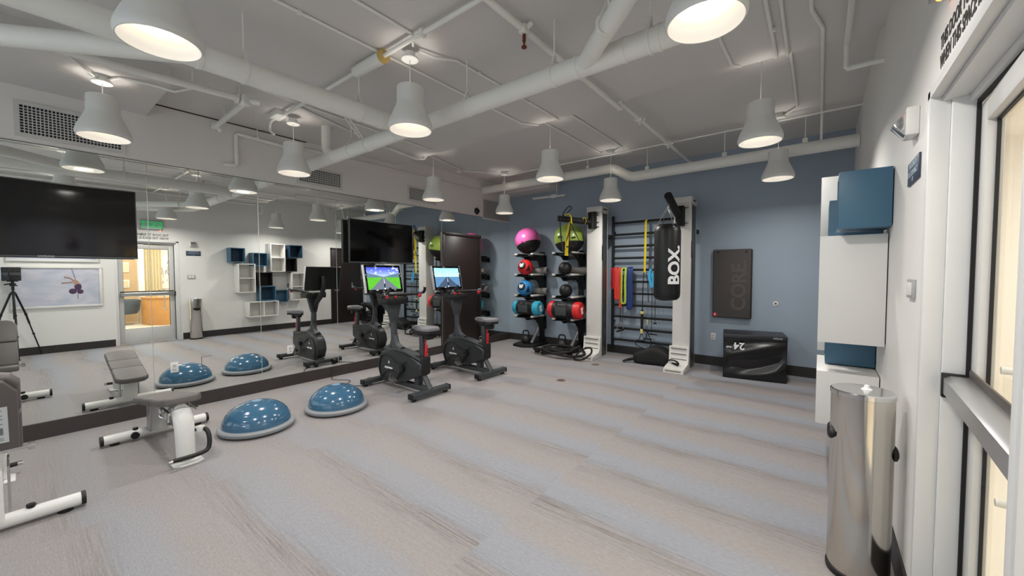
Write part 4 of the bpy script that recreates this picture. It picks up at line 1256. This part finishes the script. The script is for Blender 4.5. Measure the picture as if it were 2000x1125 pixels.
band('dark red resistance band at the left end of the rung', -3.085, 0.03, 1.26, mat('dark_red_band', '#b01e2c', 0.5), 0.026)
band('bright red resistance band beside the dark red one', -3.01, 0.06, 1.06, M_orange, 0.024)
b_ = band('orange resistance tube behind the lime band', -2.935, 0.03, 0.90, mat('coral_band', '#d65634', 0.5), 0.012)
band('lime resistance band between the red and navy ones', -2.875, 0.09, 0.98, M_lime, 0.014)
band('broad navy resistance band right of the lime one', -2.755, 0.06, 0.90, M_navy, 0.034)
r_ = root('tube_handle', 'black tube handle dangling below the lime band', 'exercise handle', (-2.93, 7.02, 0))
build('cord', G().cyl((0, 0, 0.93), (0, 0, 0.62), 0.006), M_blk, r_)
build('stirrup', G().tube([(0, 0, 0.63), (-0.06, 0, 0.56), (-0.05, 0, 0.46)], 0.006, 6).tube([(0, 0, 0.63), (0.06, 0, 0.58), (0.06, 0, 0.48)], 0.006, 6), mat('taupe_webbing', '#8c7d78', 0.7), r_)
build('grip', G().cyl((-0.07, 0, 0.44), (0.07, 0, 0.49), 0.016), M_blk2, r_)
r_ = root('resistance_band', 'light blue band with long black cords left of the bag', 'resistance band', (-2.36, 7.03, 0))
build('wrap', G().tube([(0.0, -0.01, 1.62), (-0.03, -0.02, 1.50), (0.02, -0.03, 1.30), (0.05, -0.02, 1.38), (0.02, -0.02, 1.55)], 0.028, 8, sub=4, flat=(0.5, 1)), M_sky, r_)
build('cord', G().tube([(0.0, -0.02, 1.62), (0.02, -0.02, 1.3), (0.02, -0.02, 0.45)], 0.005, 6).tube([(0.05, -0.02, 1.55), (0.08, -0.02, 1.25), (0.08, -0.02, 0.66)], 0.005, 6), M_blk2, r_)
build('door_anchor', G().obox((0.08, -0.02, 0.65), (0.06, 0.02, 0.025), bev=0.004).obox((0.05, -0.02, 0.45), (0.14, 0.02, 0.02), bev=0.004), M_blk2, r_)


# ================================================================== BALL RACKS
def rack(x, label):
    """x: post position; tiers carry loads towards -Y"""
    r = root('ball_rack', label, 'storage rack', (x, 7.0, 0), 0, 'black ball racks on the blue wall')
    build('base_plate', G().prism([(-0.42, -0.22), (-0.36, -0.48), (-0.10, -0.53), (0.12, -0.40), (0.12, 0.14), (-0.42, 0.14)], 'z', 0.0, 0.05, 0.008), M_blk2, r)
    build('foot_arm', G().tube([(0.0, 0.0, 0.42), (-0.02, -0.06, 0.30), (-0.05, -0.24, 0.06)], 0.035, 10, sub=3), mat('rack_grey_arm', '#8b8b8c', 0.4, metal=0.4), r)
    build('post', G().box(-0.04, 0.04, 0.04, 0.14, 0.0, 2.0, 0.006), M_blk, r)
    g = G()
    for z in (1.80, 1.76, 1.72, 1.38, 1.34, 1.30, 1.26, 0.94, 0.90, 0.52):
        g.cyl((0, 0.04, z), (0, 0.036, z), 0.012)
    build('post_hole', g, mat('steel_hole', '#aeb4b6', 0.3, metal=0.6), r)
    for z in (1.93, 1.50, 1.06, 0.62):
        t = build('tier_bracket', G().prism([(0.16, z - 0.28), (0.16, z), (-0.36, z), (-0.36, z - 0.025), (-0.20, z - 0.06), (-0.09, z - 0.16), (-0.06, z - 0.28)], 'x', 0.02, 0.07, 0.004).prism([(0.16, z - 0.12), (0.16, z), (-0.36, z), (-0.36, z - 0.02), (-0.05, z - 0.04), (0.05, z - 0.12)], 'x', -0.40, -0.35, 0.004).box(-0.40, 0.07, 0.06, 0.12, z - 0.10, z - 0.02, 0.004).box(-0.40, 0.07, -0.30, -0.27, z - 0.03, z - 0.012), M_blk2, r)
        build('tier_pad', G().box(0.012, 0.078, -0.37, 0.06, z, z + 0.035, 0.008), M_pad_w, t)
        build('tier_pad', G().box(-0.408, -0.342, -0.375, -0.32, z - 0.004, z + 0.035, 0.008), M_pad_w, t)
        build('tier_rest', G().box(-0.405, -0.345, -0.32, 0.06, z, z + 0.03, 0.008), M_blk2, t)
    return r


rack(-4.74, 'black wall rack at left holding the pink ball')
rack(-3.79, 'black wall rack beside the rig tower holding the lime ball')


def two_tone(name, c, rad, top, bottom, tilt, label, cat='exercise ball', group='exercise balls on the racks'):
    r = root(name, label, cat, c, 0, group)
    n = Euler(tilt).to_matrix() @ Vector((0, 0, 1))
    off = n * (-0.32 * rad)
    build('upper_shell', G().ball((0, 0, 0), rad, u=48, v=32).cut(off, n, True), top, r)
    build('lower_shell', G().ball((0, 0, 0), rad, u=48, v=32).cut(off, n, False), bottom, r)
    return r, n


r_, n_ = two_tone('exercise_ball', (-4.90, 6.78, 2.235), 0.275, M_pink, M_blk2, (R(-4), R(-20), 0), 'pink exercise ball with black underside on top of left rack')
Mx = Matrix.Rotation(R(-20), 4, 'Y')
build('ball_lettering', G().obox((0, 0, 0), (0.11, 0.004, 0.012), (0, R(20), 0)), mat('dark_pink_print', '#7d2d5e', 0.5), r_, (0.08, -0.264, -0.045), (0, 0, R(16)))
r_, n_ = two_tone('exercise_ball', (-3.86, 6.72, 2.22), 0.295, M_green, M_blk2, (R(-3), R(-7), 0), 'lime green exercise ball behind the yellow strap')
build('ball_lettering', G().obox((0, 0, 0), (0.10, 0.01, 0.05), bev=0.02), mat('olive_print', '#5f7a2a', 0.5), r_, (-0.02, -0.292, 0.01))


def medball(name, c, rad, m, label, patch=True):
    r = root(name, label, 'medicine ball', c, 0, 'medicine balls on the racks')
    build('ball_shell', G().ball((0, 0, 0), rad, u=36, v=24), m, r)
    if patch:
        d = Vector((0.12, -0.92, 0.25)).normalized()
        Mf = facing(d * rad * 0.985, d)
        build('round_badge', G().lathe([(0, 0.014), (0.30 * rad, 0.010), (0.44 * rad, 0.002), (0.50 * rad, -0.014), (0, -0.014)], 24, Mf), M_blk, r)
        build('badge_emblem', G().prism([(-0.26 * rad, 0.24 * rad), (0, 0.14 * rad), (0.26 * rad, 0.24 * rad), (0.27 * rad, 0.0), (0.16 * rad, -0.26 * rad), (-0.16 * rad, -0.26 * rad), (-0.27 * rad, 0.0)], 'z', 0.010, 0.016, 0, M=Mf), M_inkw, r)
        g = G()
        for q in (-1, 1):
            g.prism([(q * 0.04 * rad, 0.04 * rad), (q * 0.19 * rad, 0.12 * rad), (q * 0.17 * rad, 0.0)], 'z', 0.0155, 0.018, 0, M=Mf)
        g.prism([(-0.09 * rad, -0.13 * rad), (0.09 * rad, -0.13 * rad), (0.05 * rad, -0.20 * rad), (-0.05 * rad, -0.20 * rad)], 'z', 0.0155, 0.018, 0, M=Mf)
        build('badge_marks', g, M_blk, r)
        d2 = Vector((0.95, -0.62, -0.10)).normalized()
        M2 = facing(d2 * rad * 0.97, d2)
        build('hand_grip', G().prism([(-0.28 * rad, -0.4 * rad), (0.36 * rad, -0.4 * rad), (0.05 * rad, 0.45 * rad)], 'z', -0.06 * rad, 0.04 * rad, 0.01, M=M2), M_blk, r)
    return r


medball('medicine_ball', (-4.92, 6.72, 1.672), 0.165, M_rball, 'red medicine ball with grips on second tier of left rack')
medball('medicine_ball', (-4.93, 6.72, 1.232), 0.168, M_bball, 'blue medicine ball with white badge on third tier of left rack')
medball('medicine_ball', (-3.95, 6.72, 1.64), 0.13, M_blk, 'plain black ball on second tier of right rack', False)
medball('medicine_ball', (-3.93, 6.72, 1.20), 0.13, M_blk, 'plain black ball on third tier of right rack', False)


def roller(x0, x1, y, z, label):
    r = root('foam_roller', label, 'foam roller', ((x0 + x1) / 2, y, z), 0, 'grey foam rollers on the racks')
    a = (x1 - x0) / 2
    build('roller_body', G().lathe([(0.022, -a), (0.066, -a), (0.070, -a + 0.006), (0.070, a - 0.006), (0.066, a), (0.022, a), (0.022, -a)], 32, Matrix.Rotation(R(90), 4, 'Y')), M_foam, r)
    build('core_end', G().cyl((a - 0.03, 0, 0), (a - 0.002, 0, 0), 0.023).cyl((-a + 0.002, 0, 0), (-a + 0.03, 0, 0), 0.023), mat('brown_core', '#4b3e36', 0.7), r)
    return r


roller(-5.18, -4.52, 6.97, 1.605, 'upper grey foam roller, behind the red ball')
roller(-5.24, -4.52, 6.97, 1.165, 'lower grey foam roller, behind the blue ball')
roller(-4.24, -3.50, 6.97, 1.605, 'grey foam roller behind the upper black ball')


def powerbag(x0, x1, y, z, rad, m, label):
    r = root('weighted_bag', label, 'weight bag', ((x0 + x1) / 2, y, z), 0, 'cylindrical weight bags on the racks')
    a = (x1 - x0) / 2
    MY = Matrix.Rotation(R(90), 4, 'Y')
    build('bag_body', G().lathe([(0, -a + 0.05), (rad, -a + 0.05), (rad, a - 0.05), (0, a - 0.05)], 32, MY), M_blk, r)
    build('end_cap', G().lathe([(rad * 1.01, a - 0.12), (rad * 1.03, a - 0.04), (rad * 0.85, a), (0, a + 0.012)], 32, MY), m, r)
    build('end_cap', G().lathe([(rad * 1.01, -a + 0.12), (rad * 1.03, -a + 0.04), (rad * 0.85, -a), (0, -a - 0.012)], 32, MY), m, r)
    build('side_panel', G().obox((-0.02, -rad * 0.96, 0), (0.24, 0.03, rad * 1.2), bev=0.008), mat('grey_mesh_panel', '#3c4043', 0.7), r)
    build('carry_strap', G().tube([(-0.14, -rad * 0.9, rad * 0.5), (-0.08, -rad * 1.1, rad * 0.85), (0.08, -rad * 1.1, rad * 0.85), (0.14, -rad * 0.9, rad * 0.5)], 0.014, 6, sub=4), M_grey, r)
    build('cap_emblem', G().prism([(-0.05, 0.05), (0.04, 0.07), (0.02, 0.0), (0.06, -0.05), (-0.02, -0.07), (-0.03, -0.01)], 'x', a + 0.008, a + 0.014), M_inkw, r)
    return r


powerbag(-5.20, -4.55, 6.74, 0.815, 0.15, M_teal, 'teal ended weight bag on the lowest tier of left rack')
powerbag(-4.26, -3.56, 6.68, 0.825, 0.165, M_rball, 'red ended weight bag on the lowest tier of right rack')


def kettlebell(x, y, z, label):
    r = root('kettlebell', label, 'kettlebell', (x, y, z), 0, 'black kettlebells')
    build('bell', G().lathe([(0, 0), (0.07, 0), (0.095, 0.03), (0.10, 0.08), (0.085, 0.13), (0.05, 0.16), (0, 0.165)], 28), M_kb, r)
    build('handle', G().tube([(-0.05, 0, 0.14), (-0.075, 0, 0.20), (-0.06, 0, 0.255), (0, 0, 0.27), (0.06, 0, 0.255), (0.075, 0, 0.20), (0.05, 0, 0.14)], 0.016, 10, sub=4), M_kb, r)
    return r


kettlebell(-4.92, 6.74, 0.05, 'black kettlebell on the base of the left rack')
kettlebell(-4.00, 6.70, 0.05, 'black kettlebell on the base of the right rack')
# battle rope in loose coils
rp = root('battle_rope', 'black battle rope coiled in loose loops before the right rack', 'rope', (-3.82, 6.20, 0))
pts = []
for k in range(74):
    t = k / 73
    a = 2 * math.pi * 4.6 * t
    rad = 0.30 - 0.10 * math.sin(5.3 * t * 3)
    pts.append((rad * 1.25 * math.cos(a) - 0.12 + 0.28 * t, rad * 0.55 * math.sin(a) + 0.04 * math.sin(a * 0.7), 0.022 + 0.07 * t + 0.045 * (1 + math.sin(a * 1.3))))
build('rope_coil', G().tube(pts, 0.022, 8, sub=3), M_rope, rp)
build('rope_end_loop', G().tube([(0.40, -0.04, 0.03), (0.46, -0.12, 0.025), (0.60, -0.12, 0.04), (0.69, 0.02, 0.13), (0.65, 0.10, 0.21), (0.53, 0.10, 0.19), (0.43, 0.05, 0.11)], 0.017, 8, sub=6, closed=True), M_rope, rp)
build('rope_handle', G().tube([(0.28, 0.02, 0.12), (0.44, 0.10, 0.22)], 0.028, 10).tube([(-0.36, -0.05, 0.05), (-0.46, -0.02, 0.045)], 0.028, 10), M_blk2, rp)
# black bag on the floor between the towers
r_ = root('gym_bag', 'soft black gym bag with loop handles under the wall bars', 'bag', (-2.20, 6.72, 0))
g = G().box(-0.30, 0.32, -0.19, 0.16, 0.0, 0.22, 0.06, seg=4)
bmesh.ops.subdivide_edges(g.bm, edges=[q for q in g.bm.edges if q.calc_length() > 0.2], cuts=7, use_grid_fill=True)
for v in g.bm.verts:
    v.co.z *= 1.2 + 0.22 * math.sin(9 * v.co.x + 1) - 0.5 * abs(v.co.x)
    v.co.y += 0.02 * math.sin(9 * v.co.x)
build('bag_body', g, M_blk2, r_)
build('carry_handle', G().tube([(-0.24, -0.12, 0.10), (-0.36, -0.22, 0.07), (-0.44, -0.24, 0.03), (-0.42, -0.16, 0.025), (-0.30, -0.12, 0.05), (-0.22, -0.10, 0.08)], 0.022, 8, sub=5, flat=(0.5, 1)).tube([(0.26, -0.14, 0.10), (0.34, -0.24, 0.15), (0.46, -0.34, 0.16), (0.50, -0.36, 0.115), (0.42, -0.28, 0.10), (0.26, -0.14, 0.07)], 0.022, 8, sub=5, flat=(0.5, 1)), M_blk2, r_)

# ================================================================== BLUE WALL: mat, box, plates
r_ = root('core_board', 'charcoal foam board hung on the blue wall, lettered CORE', 'exercise board', (-1.11, YB, 1.37))
build('board', G().box(-0.275, 0.275, -0.075, -0.004, -0.555, 0.555, 0.022, seg=3), M_core, r_)
build('edge_band', G().box(0.262, 0.279, -0.070, -0.006, -0.54, 0.54, 0.006), M_blk2, r_)
build('board_lettering', G().text('CORE.', 0.285, 0.001, Matrix.Translation((0.11, -0.0755, -0.02)) @ Matrix.Rotation(R(90), 4, 'X') @ Matrix.Rotation(R(90), 4, 'Z'), bold=0.008), M_coretext, r_)
build('hang_hole', G().cyl((-0.20, -0.078, 0.51), (-0.20, -0.07, 0.51), 0.016).cyl((0.20, -0.078, 0.51), (0.20, -0.07, 0.51), 0.016), M_blk2, r_)
build('red_tag', G().box(-0.262, -0.205, -0.079, -0.072, -0.535, -0.475, 0.006), M_red, r_)
build('tag_mark', G().box(-0.242, -0.226, -0.081, -0.078, -0.52, -0.49), M_inkw, r_)

r_ = root('plyo_box', 'black soft jump box marked 24 inch upside down, by blue wall', 'jump box', (-0.755, 6.78, 0), R(9.5))
# creased vinyl front
bmx = G()
nx_, nz_ = 26, 22
grid = []
for i in range(nx_ + 1):
    col_ = []
    for k in range(nz_ + 1):
        u, w = i / nx_, k / nz_
        edge = min(u, 1 - u, w, 1 - w) * 8
        f = min(1, edge)
        dpt = 0.030 * math.sin(9 * w - 3.2 * u * u - 1.2) + 0.012 * math.sin(17 * (w - u * 0.5) + 2) * (1 - u)
        col_.append(bmx.bm.verts.new((-0.385 + 0.77 * u, -0.262 + dpt * f, 0.02 + 0.55 * w)))
    grid.append(col_)
for i in range(nx_):
    for k in range(nz_):
        bmx.bm.faces.new((grid[i][k], grid[i + 1][k], grid[i + 1][k + 1], grid[i][k + 1]))
build('creased_cover', bmx, M_plyo, r_, smooth=80)
build('box_body', G().box(-0.39, 0.39, -0.245, 0.245, 0.0, 0.61, 0.012), M_plyo, r_)
build('box_flap', G().box(-0.395, 0.395, -0.262, 0.25, 0.585, 0.655, 0.012), mat('charcoal_vinyl', '#25262b', 0.4), r_)
build('cover_piping', G().tube([(-0.388, -0.258, 0.02), (0.388, -0.258, 0.02), (0.388, -0.258, 0.58), (-0.388, -0.258, 0.58)], 0.007, 6, closed=True), M_blk2, r_)
RU = Matrix.Translation((-0.19, -0.300, 0.49)) @ Matrix.Rotation(R(90), 4, 'X') @ Matrix.Rotation(R(180), 4, 'Z')
build('size_lettering', G().text('24', 0.14, 0.001, RU, bold=0.003).text('inch', 0.04, 0.001, RU @ Matrix.Translation((0.13, 0.025, 0)), bold=0.001), M_inkw, r_)
build('flap_lettering', G().text('escape', 0.04, 0.001, Matrix.Translation((0.28, -0.2635, 0.62)) @ Matrix.Rotation(R(90), 4, 'X') @ Matrix.Rotation(R(180), 4, 'Z'), bold=0.001), mat('grey_lettering', '#9aa0a4', 0.5), r_)


def outlet(name, loc, normal, label, group=None):
    r = root(name, label, 'outlet', loc, 0, group)
    Mf = facing((0, 0, 0), normal)
    build('cover_plate', G().box(-0.035, 0.035, -0.057, 0.057, 0.0, 0.006, 0.002, M=Mf), M_white, r)
    build('socket', G().box(-0.016, 0.016, 0.006, 0.036, 0.006, 0.009, 0.002, M=Mf).box(-0.016, 0.016, -0.036, -0.006, 0.006, 0.009, 0.002, M=Mf), mat('socket_white', '#b9b9b4', 0.4), r)
    return r


outlet('wall_outlet', (-1.375, YB, 0.485), (0, -1, 0), 'white wall outlet between rig tower and jump box', 'wall outlets')
outlet('wall_outlet', (XM + 0.001, 1.09, 0.49), (1, 0, 0), 'white outlet in a mirror cut-out behind the nearer dome', 'wall outlets')
outlet('wall_outlet', (XM + 0.001, 2.32, 0.50), (1, 0, 0), 'white outlet in the mirror left of the first bike', 'wall outlets')
r_ = root('cable_plate', 'round white plate on the blue wall right of the foam board', 'wall plate', (-0.518, YB, 1.074))
build('ring', G().lathe([(0.016, 0), (0.036, 0), (0.036, 0.008), (0.016, 0.010), (0.016, 0)], 28, Matrix.Rotation(R(90), 4, 'X')), M_white, r_)
build('socket_hole', G().cyl((0, -0.006, 0), (0, 0, 0), 0.017), M_rigside, r_)
g = G().box(-0.003, 0.0, -0.05, 0.05, -0.075, 0.075)
r_ = root('mirror_cutout', 'empty rectangular cut-out plate in the mirror behind the nearer dome', 'wall plate', (XM, 1.39, 0.495))
build('plate', G().box(-0.001, 0.0006, -0.05, 0.05, -0.07, 0.07), M_mirror, r_)
build('plate_edge', G().box(0.0, 0.002, -0.053, -0.048, -0.07, 0.072).box(0.0, 0.002, -0.053, 0.05, 0.069, 0.073), M_grey, r_)
for x, y, lab in ((-2.90, 4.83, 'round brown floor box cover in the open floor'), (-2.95, 6.03, 'round floor box cover near the coiled rope')):
    r_ = root('floor_box', lab, 'floor outlet', (x, y, 0), 0, 'floor box covers')
    build('cover', G().lathe([(0, 0.004), (0.062, 0.004), (0.066, 0.002), (0.066, 0.0)], 32), mat('bronze_cover', '#6d5e57', 0.45), r_)
    build('lid', G().lathe([(0, 0.006), (0.04, 0.006), (0.04, 0.004)], 24), mat('bronze_lid', '#5a4c47', 0.45), r_)


# ================================================================== WALL CUBES (right wall)
def cube(y0, y1, z0, z1, depth, outer, inner, label, split=None, closed=False):
    r = root('wall_cube', label, 'shelf', (XR, (y0 + y1) / 2, (z0 + z1) / 2), 0, 'storage cubes on the right wall')
    a, h, t = (y1 - y0) / 2, (z1 - z0) / 2, 0.018
    w = -0.006
    g = G().box(-depth, w, -a, -a + t, -h, h, 0.001).box(-depth, w, a - t, a, -h, h, 0.001).box(-depth, w, -a + t, a - t, h - t, h, 0.001).box(-depth, w, -a + t, a - t, -h, -h + t, 0.001)
    build('wall_cleat', G().box(w, 0, -a + 0.02, a - 0.02, -h + 0.02, h - 0.02), M_blk2, r)
    build('carcass', g, outer, r)
    build('back_panel', G().box(-0.014, -0.006, -a + t, a - t, -h + t, h - t), inner, r)
    if split == 'h':
        build('shelf', G().box(-depth + 0.004, -0.012, -a + t, a - t, -0.009, 0.009), outer, r)
    if split == 'v':
        build('divider', G().box(-depth + 0.004, -0.012, -0.009, 0.009, -h + t, h - t), outer, r)
    return r


D = 0.350
cube(3.335, 3.665, 1.835, 2.20, 0.26, M_cubeb, M_cubed, 'blue wall cube nearest the glass door, uppermost left in mirror')
cube(3.82, 4.17, 1.745, 2.09, 0.30, M_cubeb, M_cubeb, 'blue wall cube left of the tall upper white one')
cube(4.22, 4.58, 1.60, 2.345, D, M_white, M_wall, 'tall white two-bay wall cube set highest', 'h')
cube(4.70, 5.045, 1.985, 2.335, 0.32, M_cubed, M_cubed, 'dark blue wall cube right of the tall upper white one in mirror')
cube(4.585, 4.885, 1.60, 1.975, 0.34, M_cubek, M_cubek, 'black wall cube below the dark blue upper cube')
cube(3.475, 3.855, 1.065, 1.80, D, M_white, M_wall, 'tall white two-bay wall cube nearest the glass door', 'h')
cube(3.93, 4.27, 1.225, 1.58, 0.30, M_cubek, M_cubek, 'black wall cube in the middle of the cluster')
cube(3.975, 4.345, 0.83, 1.215, 0.30, M_cubeb, M_cubed, 'blue wall cube just above the long low white one')
cube(4.37, 4.69, 0.76, 1.10, 0.18, M_cubeb, M_cubeb, 'shallow blue wall cube beside the lower right white one')
cube(4.735, 5.10, 0.81, 1.565, D, M_white, M_wall, 'tall white two-bay wall cube farthest from the door', 'h')
cube(3.685, 4.39, 0.425, 0.82, D, M_white, M_wall, 'long low white wall cube, lowest of the cluster', 'v')

# ================================================================== WIPES BIN
r_ = root('wipes_bin', 'tall stainless steel gym wipes bin beside the glass door', 'bin', (0.185, 2.64, 0))
build('bin_body', G().lathe([(0, 0.03), (0.122, 0.03), (0.124, 0.035), (0.124, 0.925), (0.124, 0.93)], 64), M_steel, r_)
build('bin_lid', G().lathe([(0.124, 0.928), (0.1275, 0.930), (0.1275, 0.950), (0.121, 0.956), (0.0, 0.960)], 64), M_chrome, r_)
build('base_ring', G().lathe([(0, 0), (0.127, 0), (0.129, 0.01), (0.129, 0.028), (0.124, 0.034), (0, 0.034)], 64), M_blk, r_)
build('wipe_tissue', G().lathe([(0, 0.985), (0.010, 0.98), (0.012, 0.968), (0.022, 0.962), (0.022, 0.958)], 18, Matrix.Translation((0.015, 0.0, 0))), M_inkw, r_)
for s, z in ((-1, 0.72), (1, 0.66)):
    a = R(180) if s < 0 else R(8)
    Mb = facing((0.122 * math.cos(a), 0.122 * math.sin(a), z), (math.cos(a), math.sin(a), 0))
    build('disposal_flap', G().lathe([(0, 0.014), (0.045, 0.012), (0.062, 0.004), (0.066, -0.012), (0, -0.012)], 28, Mb @ Matrix.Diagonal((1.0, 0.62, 1, 1))), M_blk, r_)
build('disposal_slot', G().tube([(-0.124 * math.cos(R(k)), -0.124 * math.sin(R(k)), 0.735 - 0.0003 * abs(k)) for k in range(-35, 36, 5)], 0.012, 8, flat=(1.3, 0.5)), M_blk, r_)

# ================================================================== RIGHT WALL SIGNS
r_ = root('door_lettering', 'dark two-line lettering on the wall above the glass door', 'lettering', (XR - 0.001, 2.225, 2.385))
for body, z in (('THIS DOOR TO REMAIN UNLOCKED', 0.036), ('WHEN THIS SPACE IS OCCUPIED', -0.036)):
    build('lettering_line', G().text(body, 0.075, 0.0008, facing((0, 0, z), (-1, 0, 0)) @ Matrix.Diagonal((0.70, 1, 1, 1)), align='LEFT', bold=0.0012), M_ink, r_)
r_ = root('exit_sign', 'lit green EXIT sign above the door lettering', 'sign', (XR, 1.93, 2.64))
build('housing', G().box(-0.055, 0, -0.19, 0.19, -0.105, 0.105, 0.006), M_alu, r_)
build('sign_face', G().box(-0.057, -0.054, -0.172, 0.172, -0.085, 0.085), mat('exit_face', '#a9d3bb', 0.5), r_)
build('exit_lettering', G().text('EXIT', 0.19, 0.0015, facing((-0.058, 0.0, 0), (-1, 0, 0)), bold=0.003), mat('exit_green', '#1f9a55', 0.5, emit='#1f9a55', estr=0.45), r_)
build('indicator_lamp', G().ball((-0.03, 0.15, -0.106), 0.012), mat('orange_indicator', '#ff7a30', 0.5, emit='#ff7a30', estr=3), r_)
r_ = root('strobe_alarm', 'white fire strobe with silver reflector on the right wall', 'alarm', (XR, 2.655, 2.255))
build('alarm_base', G().box(-0.045, 0, -0.06, 0.06, -0.065, 0.065, 0.006), M_white, r_)
build('reflector', G().prism([(-0.045, -0.06), (-0.045, 0.05), (-0.088, -0.005)], 'y', -0.045, 0.045, 0.002), M_chrome, r_)
build('horn_louvre', G().box(-0.049, -0.044, 0.012, 0.054, -0.05, -0.044).box(-0.049, -0.044, 0.012, 0.054, 0.044, 0.05), M_rigside, r_)
r_ = root('room_sign', 'navy room sign with pale lettering under the strobe', 'sign', (XR, 2.668, 2.035))
build('sign_plate', G().box(-0.008, 0, -0.14, 0.14, -0.055, 0.055, 0.001), M_sign, r_)
build('sign_lettering', G().text('MAXIMUM', 0.04, 0.0006, facing((-0.009, 0, 0.03), (-1, 0, 0))).text('OCCUPANCY', 0.04, 0.0006, facing((-0.009, 0, -0.008), (-1, 0, 0))).text('49', 0.03, 0.0006, facing((-0.009, 0, -0.04), (-1, 0, 0))), mat('pale_sign_ink', '#a9b6c6', 0.6), r_)
r_ = root('light_switch', 'pale wall control with two buttons below the navy sign', 'switch', (XR, 2.615, 1.472))
build('switch_plate', G().box(-0.012, 0, -0.075, 0.075, -0.045, 0.045, 0.003), mat('switch_grey', '#a3a4a5', 0.4), r_)
build('switch_button', G().box(-0.016, -0.011, -0.055, -0.005, -0.03, 0.03, 0.002).box(-0.016, -0.011, 0.005, 0.055, -0.03, 0.03, 0.002), M_white, r_)


def poster(y0, y1, z0, z1, label):
    r = root('framed_poster', label, 'picture', (XR, (y0 + y1) / 2, (z0 + z1) / 2), 0, 'white framed posters')
    a, h = (y1 - y0) / 2, (z1 - z0) / 2
    t = 0.04
    build('frame', G().box(-0.03, 0, -a, a, h - t, h, 0.002).box(-0.03, 0, -a, a, -h, -h + t, 0.002).box(-0.03, 0, -a, -a + t, -h + t, h - t, 0.002).box(-0.03, 0, a - t, a, -h + t, h - t, 0.002), M_white, r)
    p = build('print', G().box(-0.016, -0.01, -a + t, a - t, -h + t, h - t), M_poster, r)
    g = G()
    fig = [(0.0, 0.10), (0.05, 0.06), (0.07, -0.03), (0.03, -0.06), (-0.02, 0.02), (-0.03, 0.07)]
    g.prism([(a - 0.38 + q, 0.05 + w) for q, w in fig], 'x', -0.0175, -0.0165)
    g.tube([(-0.017, a - 0.40, 0.13), (-0.017, a - 0.44, 0.18), (-0.017, a - 0.52, 0.20)], 0.011, 6).tube([(-0.017, a - 0.41, 0.10), (-0.017, a - 0.48, 0.09), (-0.017, a - 0.56, 0.08)], 0.011, 6)
    build('printed_dancer', g, M_skin, p)
    g = G().ball((-0.0165, a - 0.41, -0.09), 0.055, sx=0.03, u=16, v=10).ball((-0.0165, a - 0.31, -0.10), 0.045, sx=0.03, u=16, v=10).ball((-0.0165, a - 0.34, 0.0), 0.05, sx=0.03, sz=1.5, u=16, v=10)
    g.tube([(-0.0165, a - 0.42, 0.38), (-0.0165, a - 0.37, 0.15)], 0.004, 5).tube([(-0.0165, a - 0.34, -0.1), (-0.0165, a - 0.35, -0.25)], 0.004, 5)
    build('printed_costume', g, M_plum, p)
    return r


poster(-0.06, 1.13, 0.885, 1.70, 'lower framed poster of a hanging dancer, right wall in mirror')
poster(-0.09, 1.095, 1.79, 2.56, 'upper framed poster, mostly hidden by the near television in mirror')

# ================================================================== SCANNING CAMERA ON ITS TRIPOD (seen in the mirror)
FW = Vector((_f.x, _f.y, 0)).normalized()
yaw = R(38.168)
TP = -FW * 0.085 + Vector((0.786, 0.618, 0)) * 0.07
tr = root('tripod', 'black tripod carrying the scanning camera, reflected in the mirror', 'tripod', tuple(TP), yaw)
build('tripod_head', G().cyl((0, 0, 1.25), (0, 0, 1.42), 0.02).box(-0.05, 0.05, -0.05, 0.05, 1.41, 1.425, 0.004).box(-0.03, 0.03, -0.03, 0.03, 1.33, 1.385, 0.008).tube([(0, 0, 1.35), (0.12, -0.03, 1.335)], 0.012, 8).tube([(0, 0, 1.38), (-0.11, -0.03, 1.36)], 0.012, 8), M_blk, tr)
build('centre_column', G().cyl((0, 0, 0.72), (0, 0, 1.30), 0.013).cyl((0, 0, 1.17), (0, 0, 1.23), 0.03), M_blk, tr)
for a in (17, 137, 257):
    ca, sa = math.cos(R(a)), math.sin(R(a))
    lg = build('leg', G().tube([(0.03 * ca, 0.03 * sa, 1.20), (0.165 * ca, 0.165 * sa, 0.80), (0.21 * ca, 0.21 * sa, 0.62)], 0.015, 8).tube([(0.21 * ca, 0.21 * sa, 0.62), (0.37 * ca, 0.37 * sa, 0.03)], 0.010, 8), M_blk, tr)
    build('leg_lock', G().ball((0.165 * ca, 0.165 * sa, 0.80), 0.022, u=10, v=8).ball((0.265 * ca, 0.265 * sa, 0.42), 0.02, u=10, v=8), M_blk2, lg)
    build('rubber_foot', G().ball((0.37 * ca, 0.37 * sa, 0.016), 0.016, u=10, v=8), M_blk2, lg)
sc_ = root('scanning_camera', 'boxy black and silver scanning camera on the tripod, in mirror', 'camera', tuple(TP + Vector((0, 0, 1.425))), yaw)
build('camera_body', G().box(-0.115, 0.115, -0.07, 0.045, 0.0, 0.25, 0.008), M_blk, sc_)
build('front_panel', G().box(-0.105, 0.105, 0.044, 0.05, 0.10, 0.15, 0.002).box(-0.117, -0.114, -0.06, 0.03, 0.10, 0.15, 0.001), M_grey, sc_)
build('rear_panel', G().box(-0.11, 0.11, -0.12, -0.07, 0.005, 0.245, 0.008), M_alu, sc_)
build('carry_handle', G().tube([(0, -0.12, 0.04), (0, -0.175, 0.05), (0, -0.175, 0.20), (0, -0.12, 0.21)], 0.008, 8), M_blk, sc_)
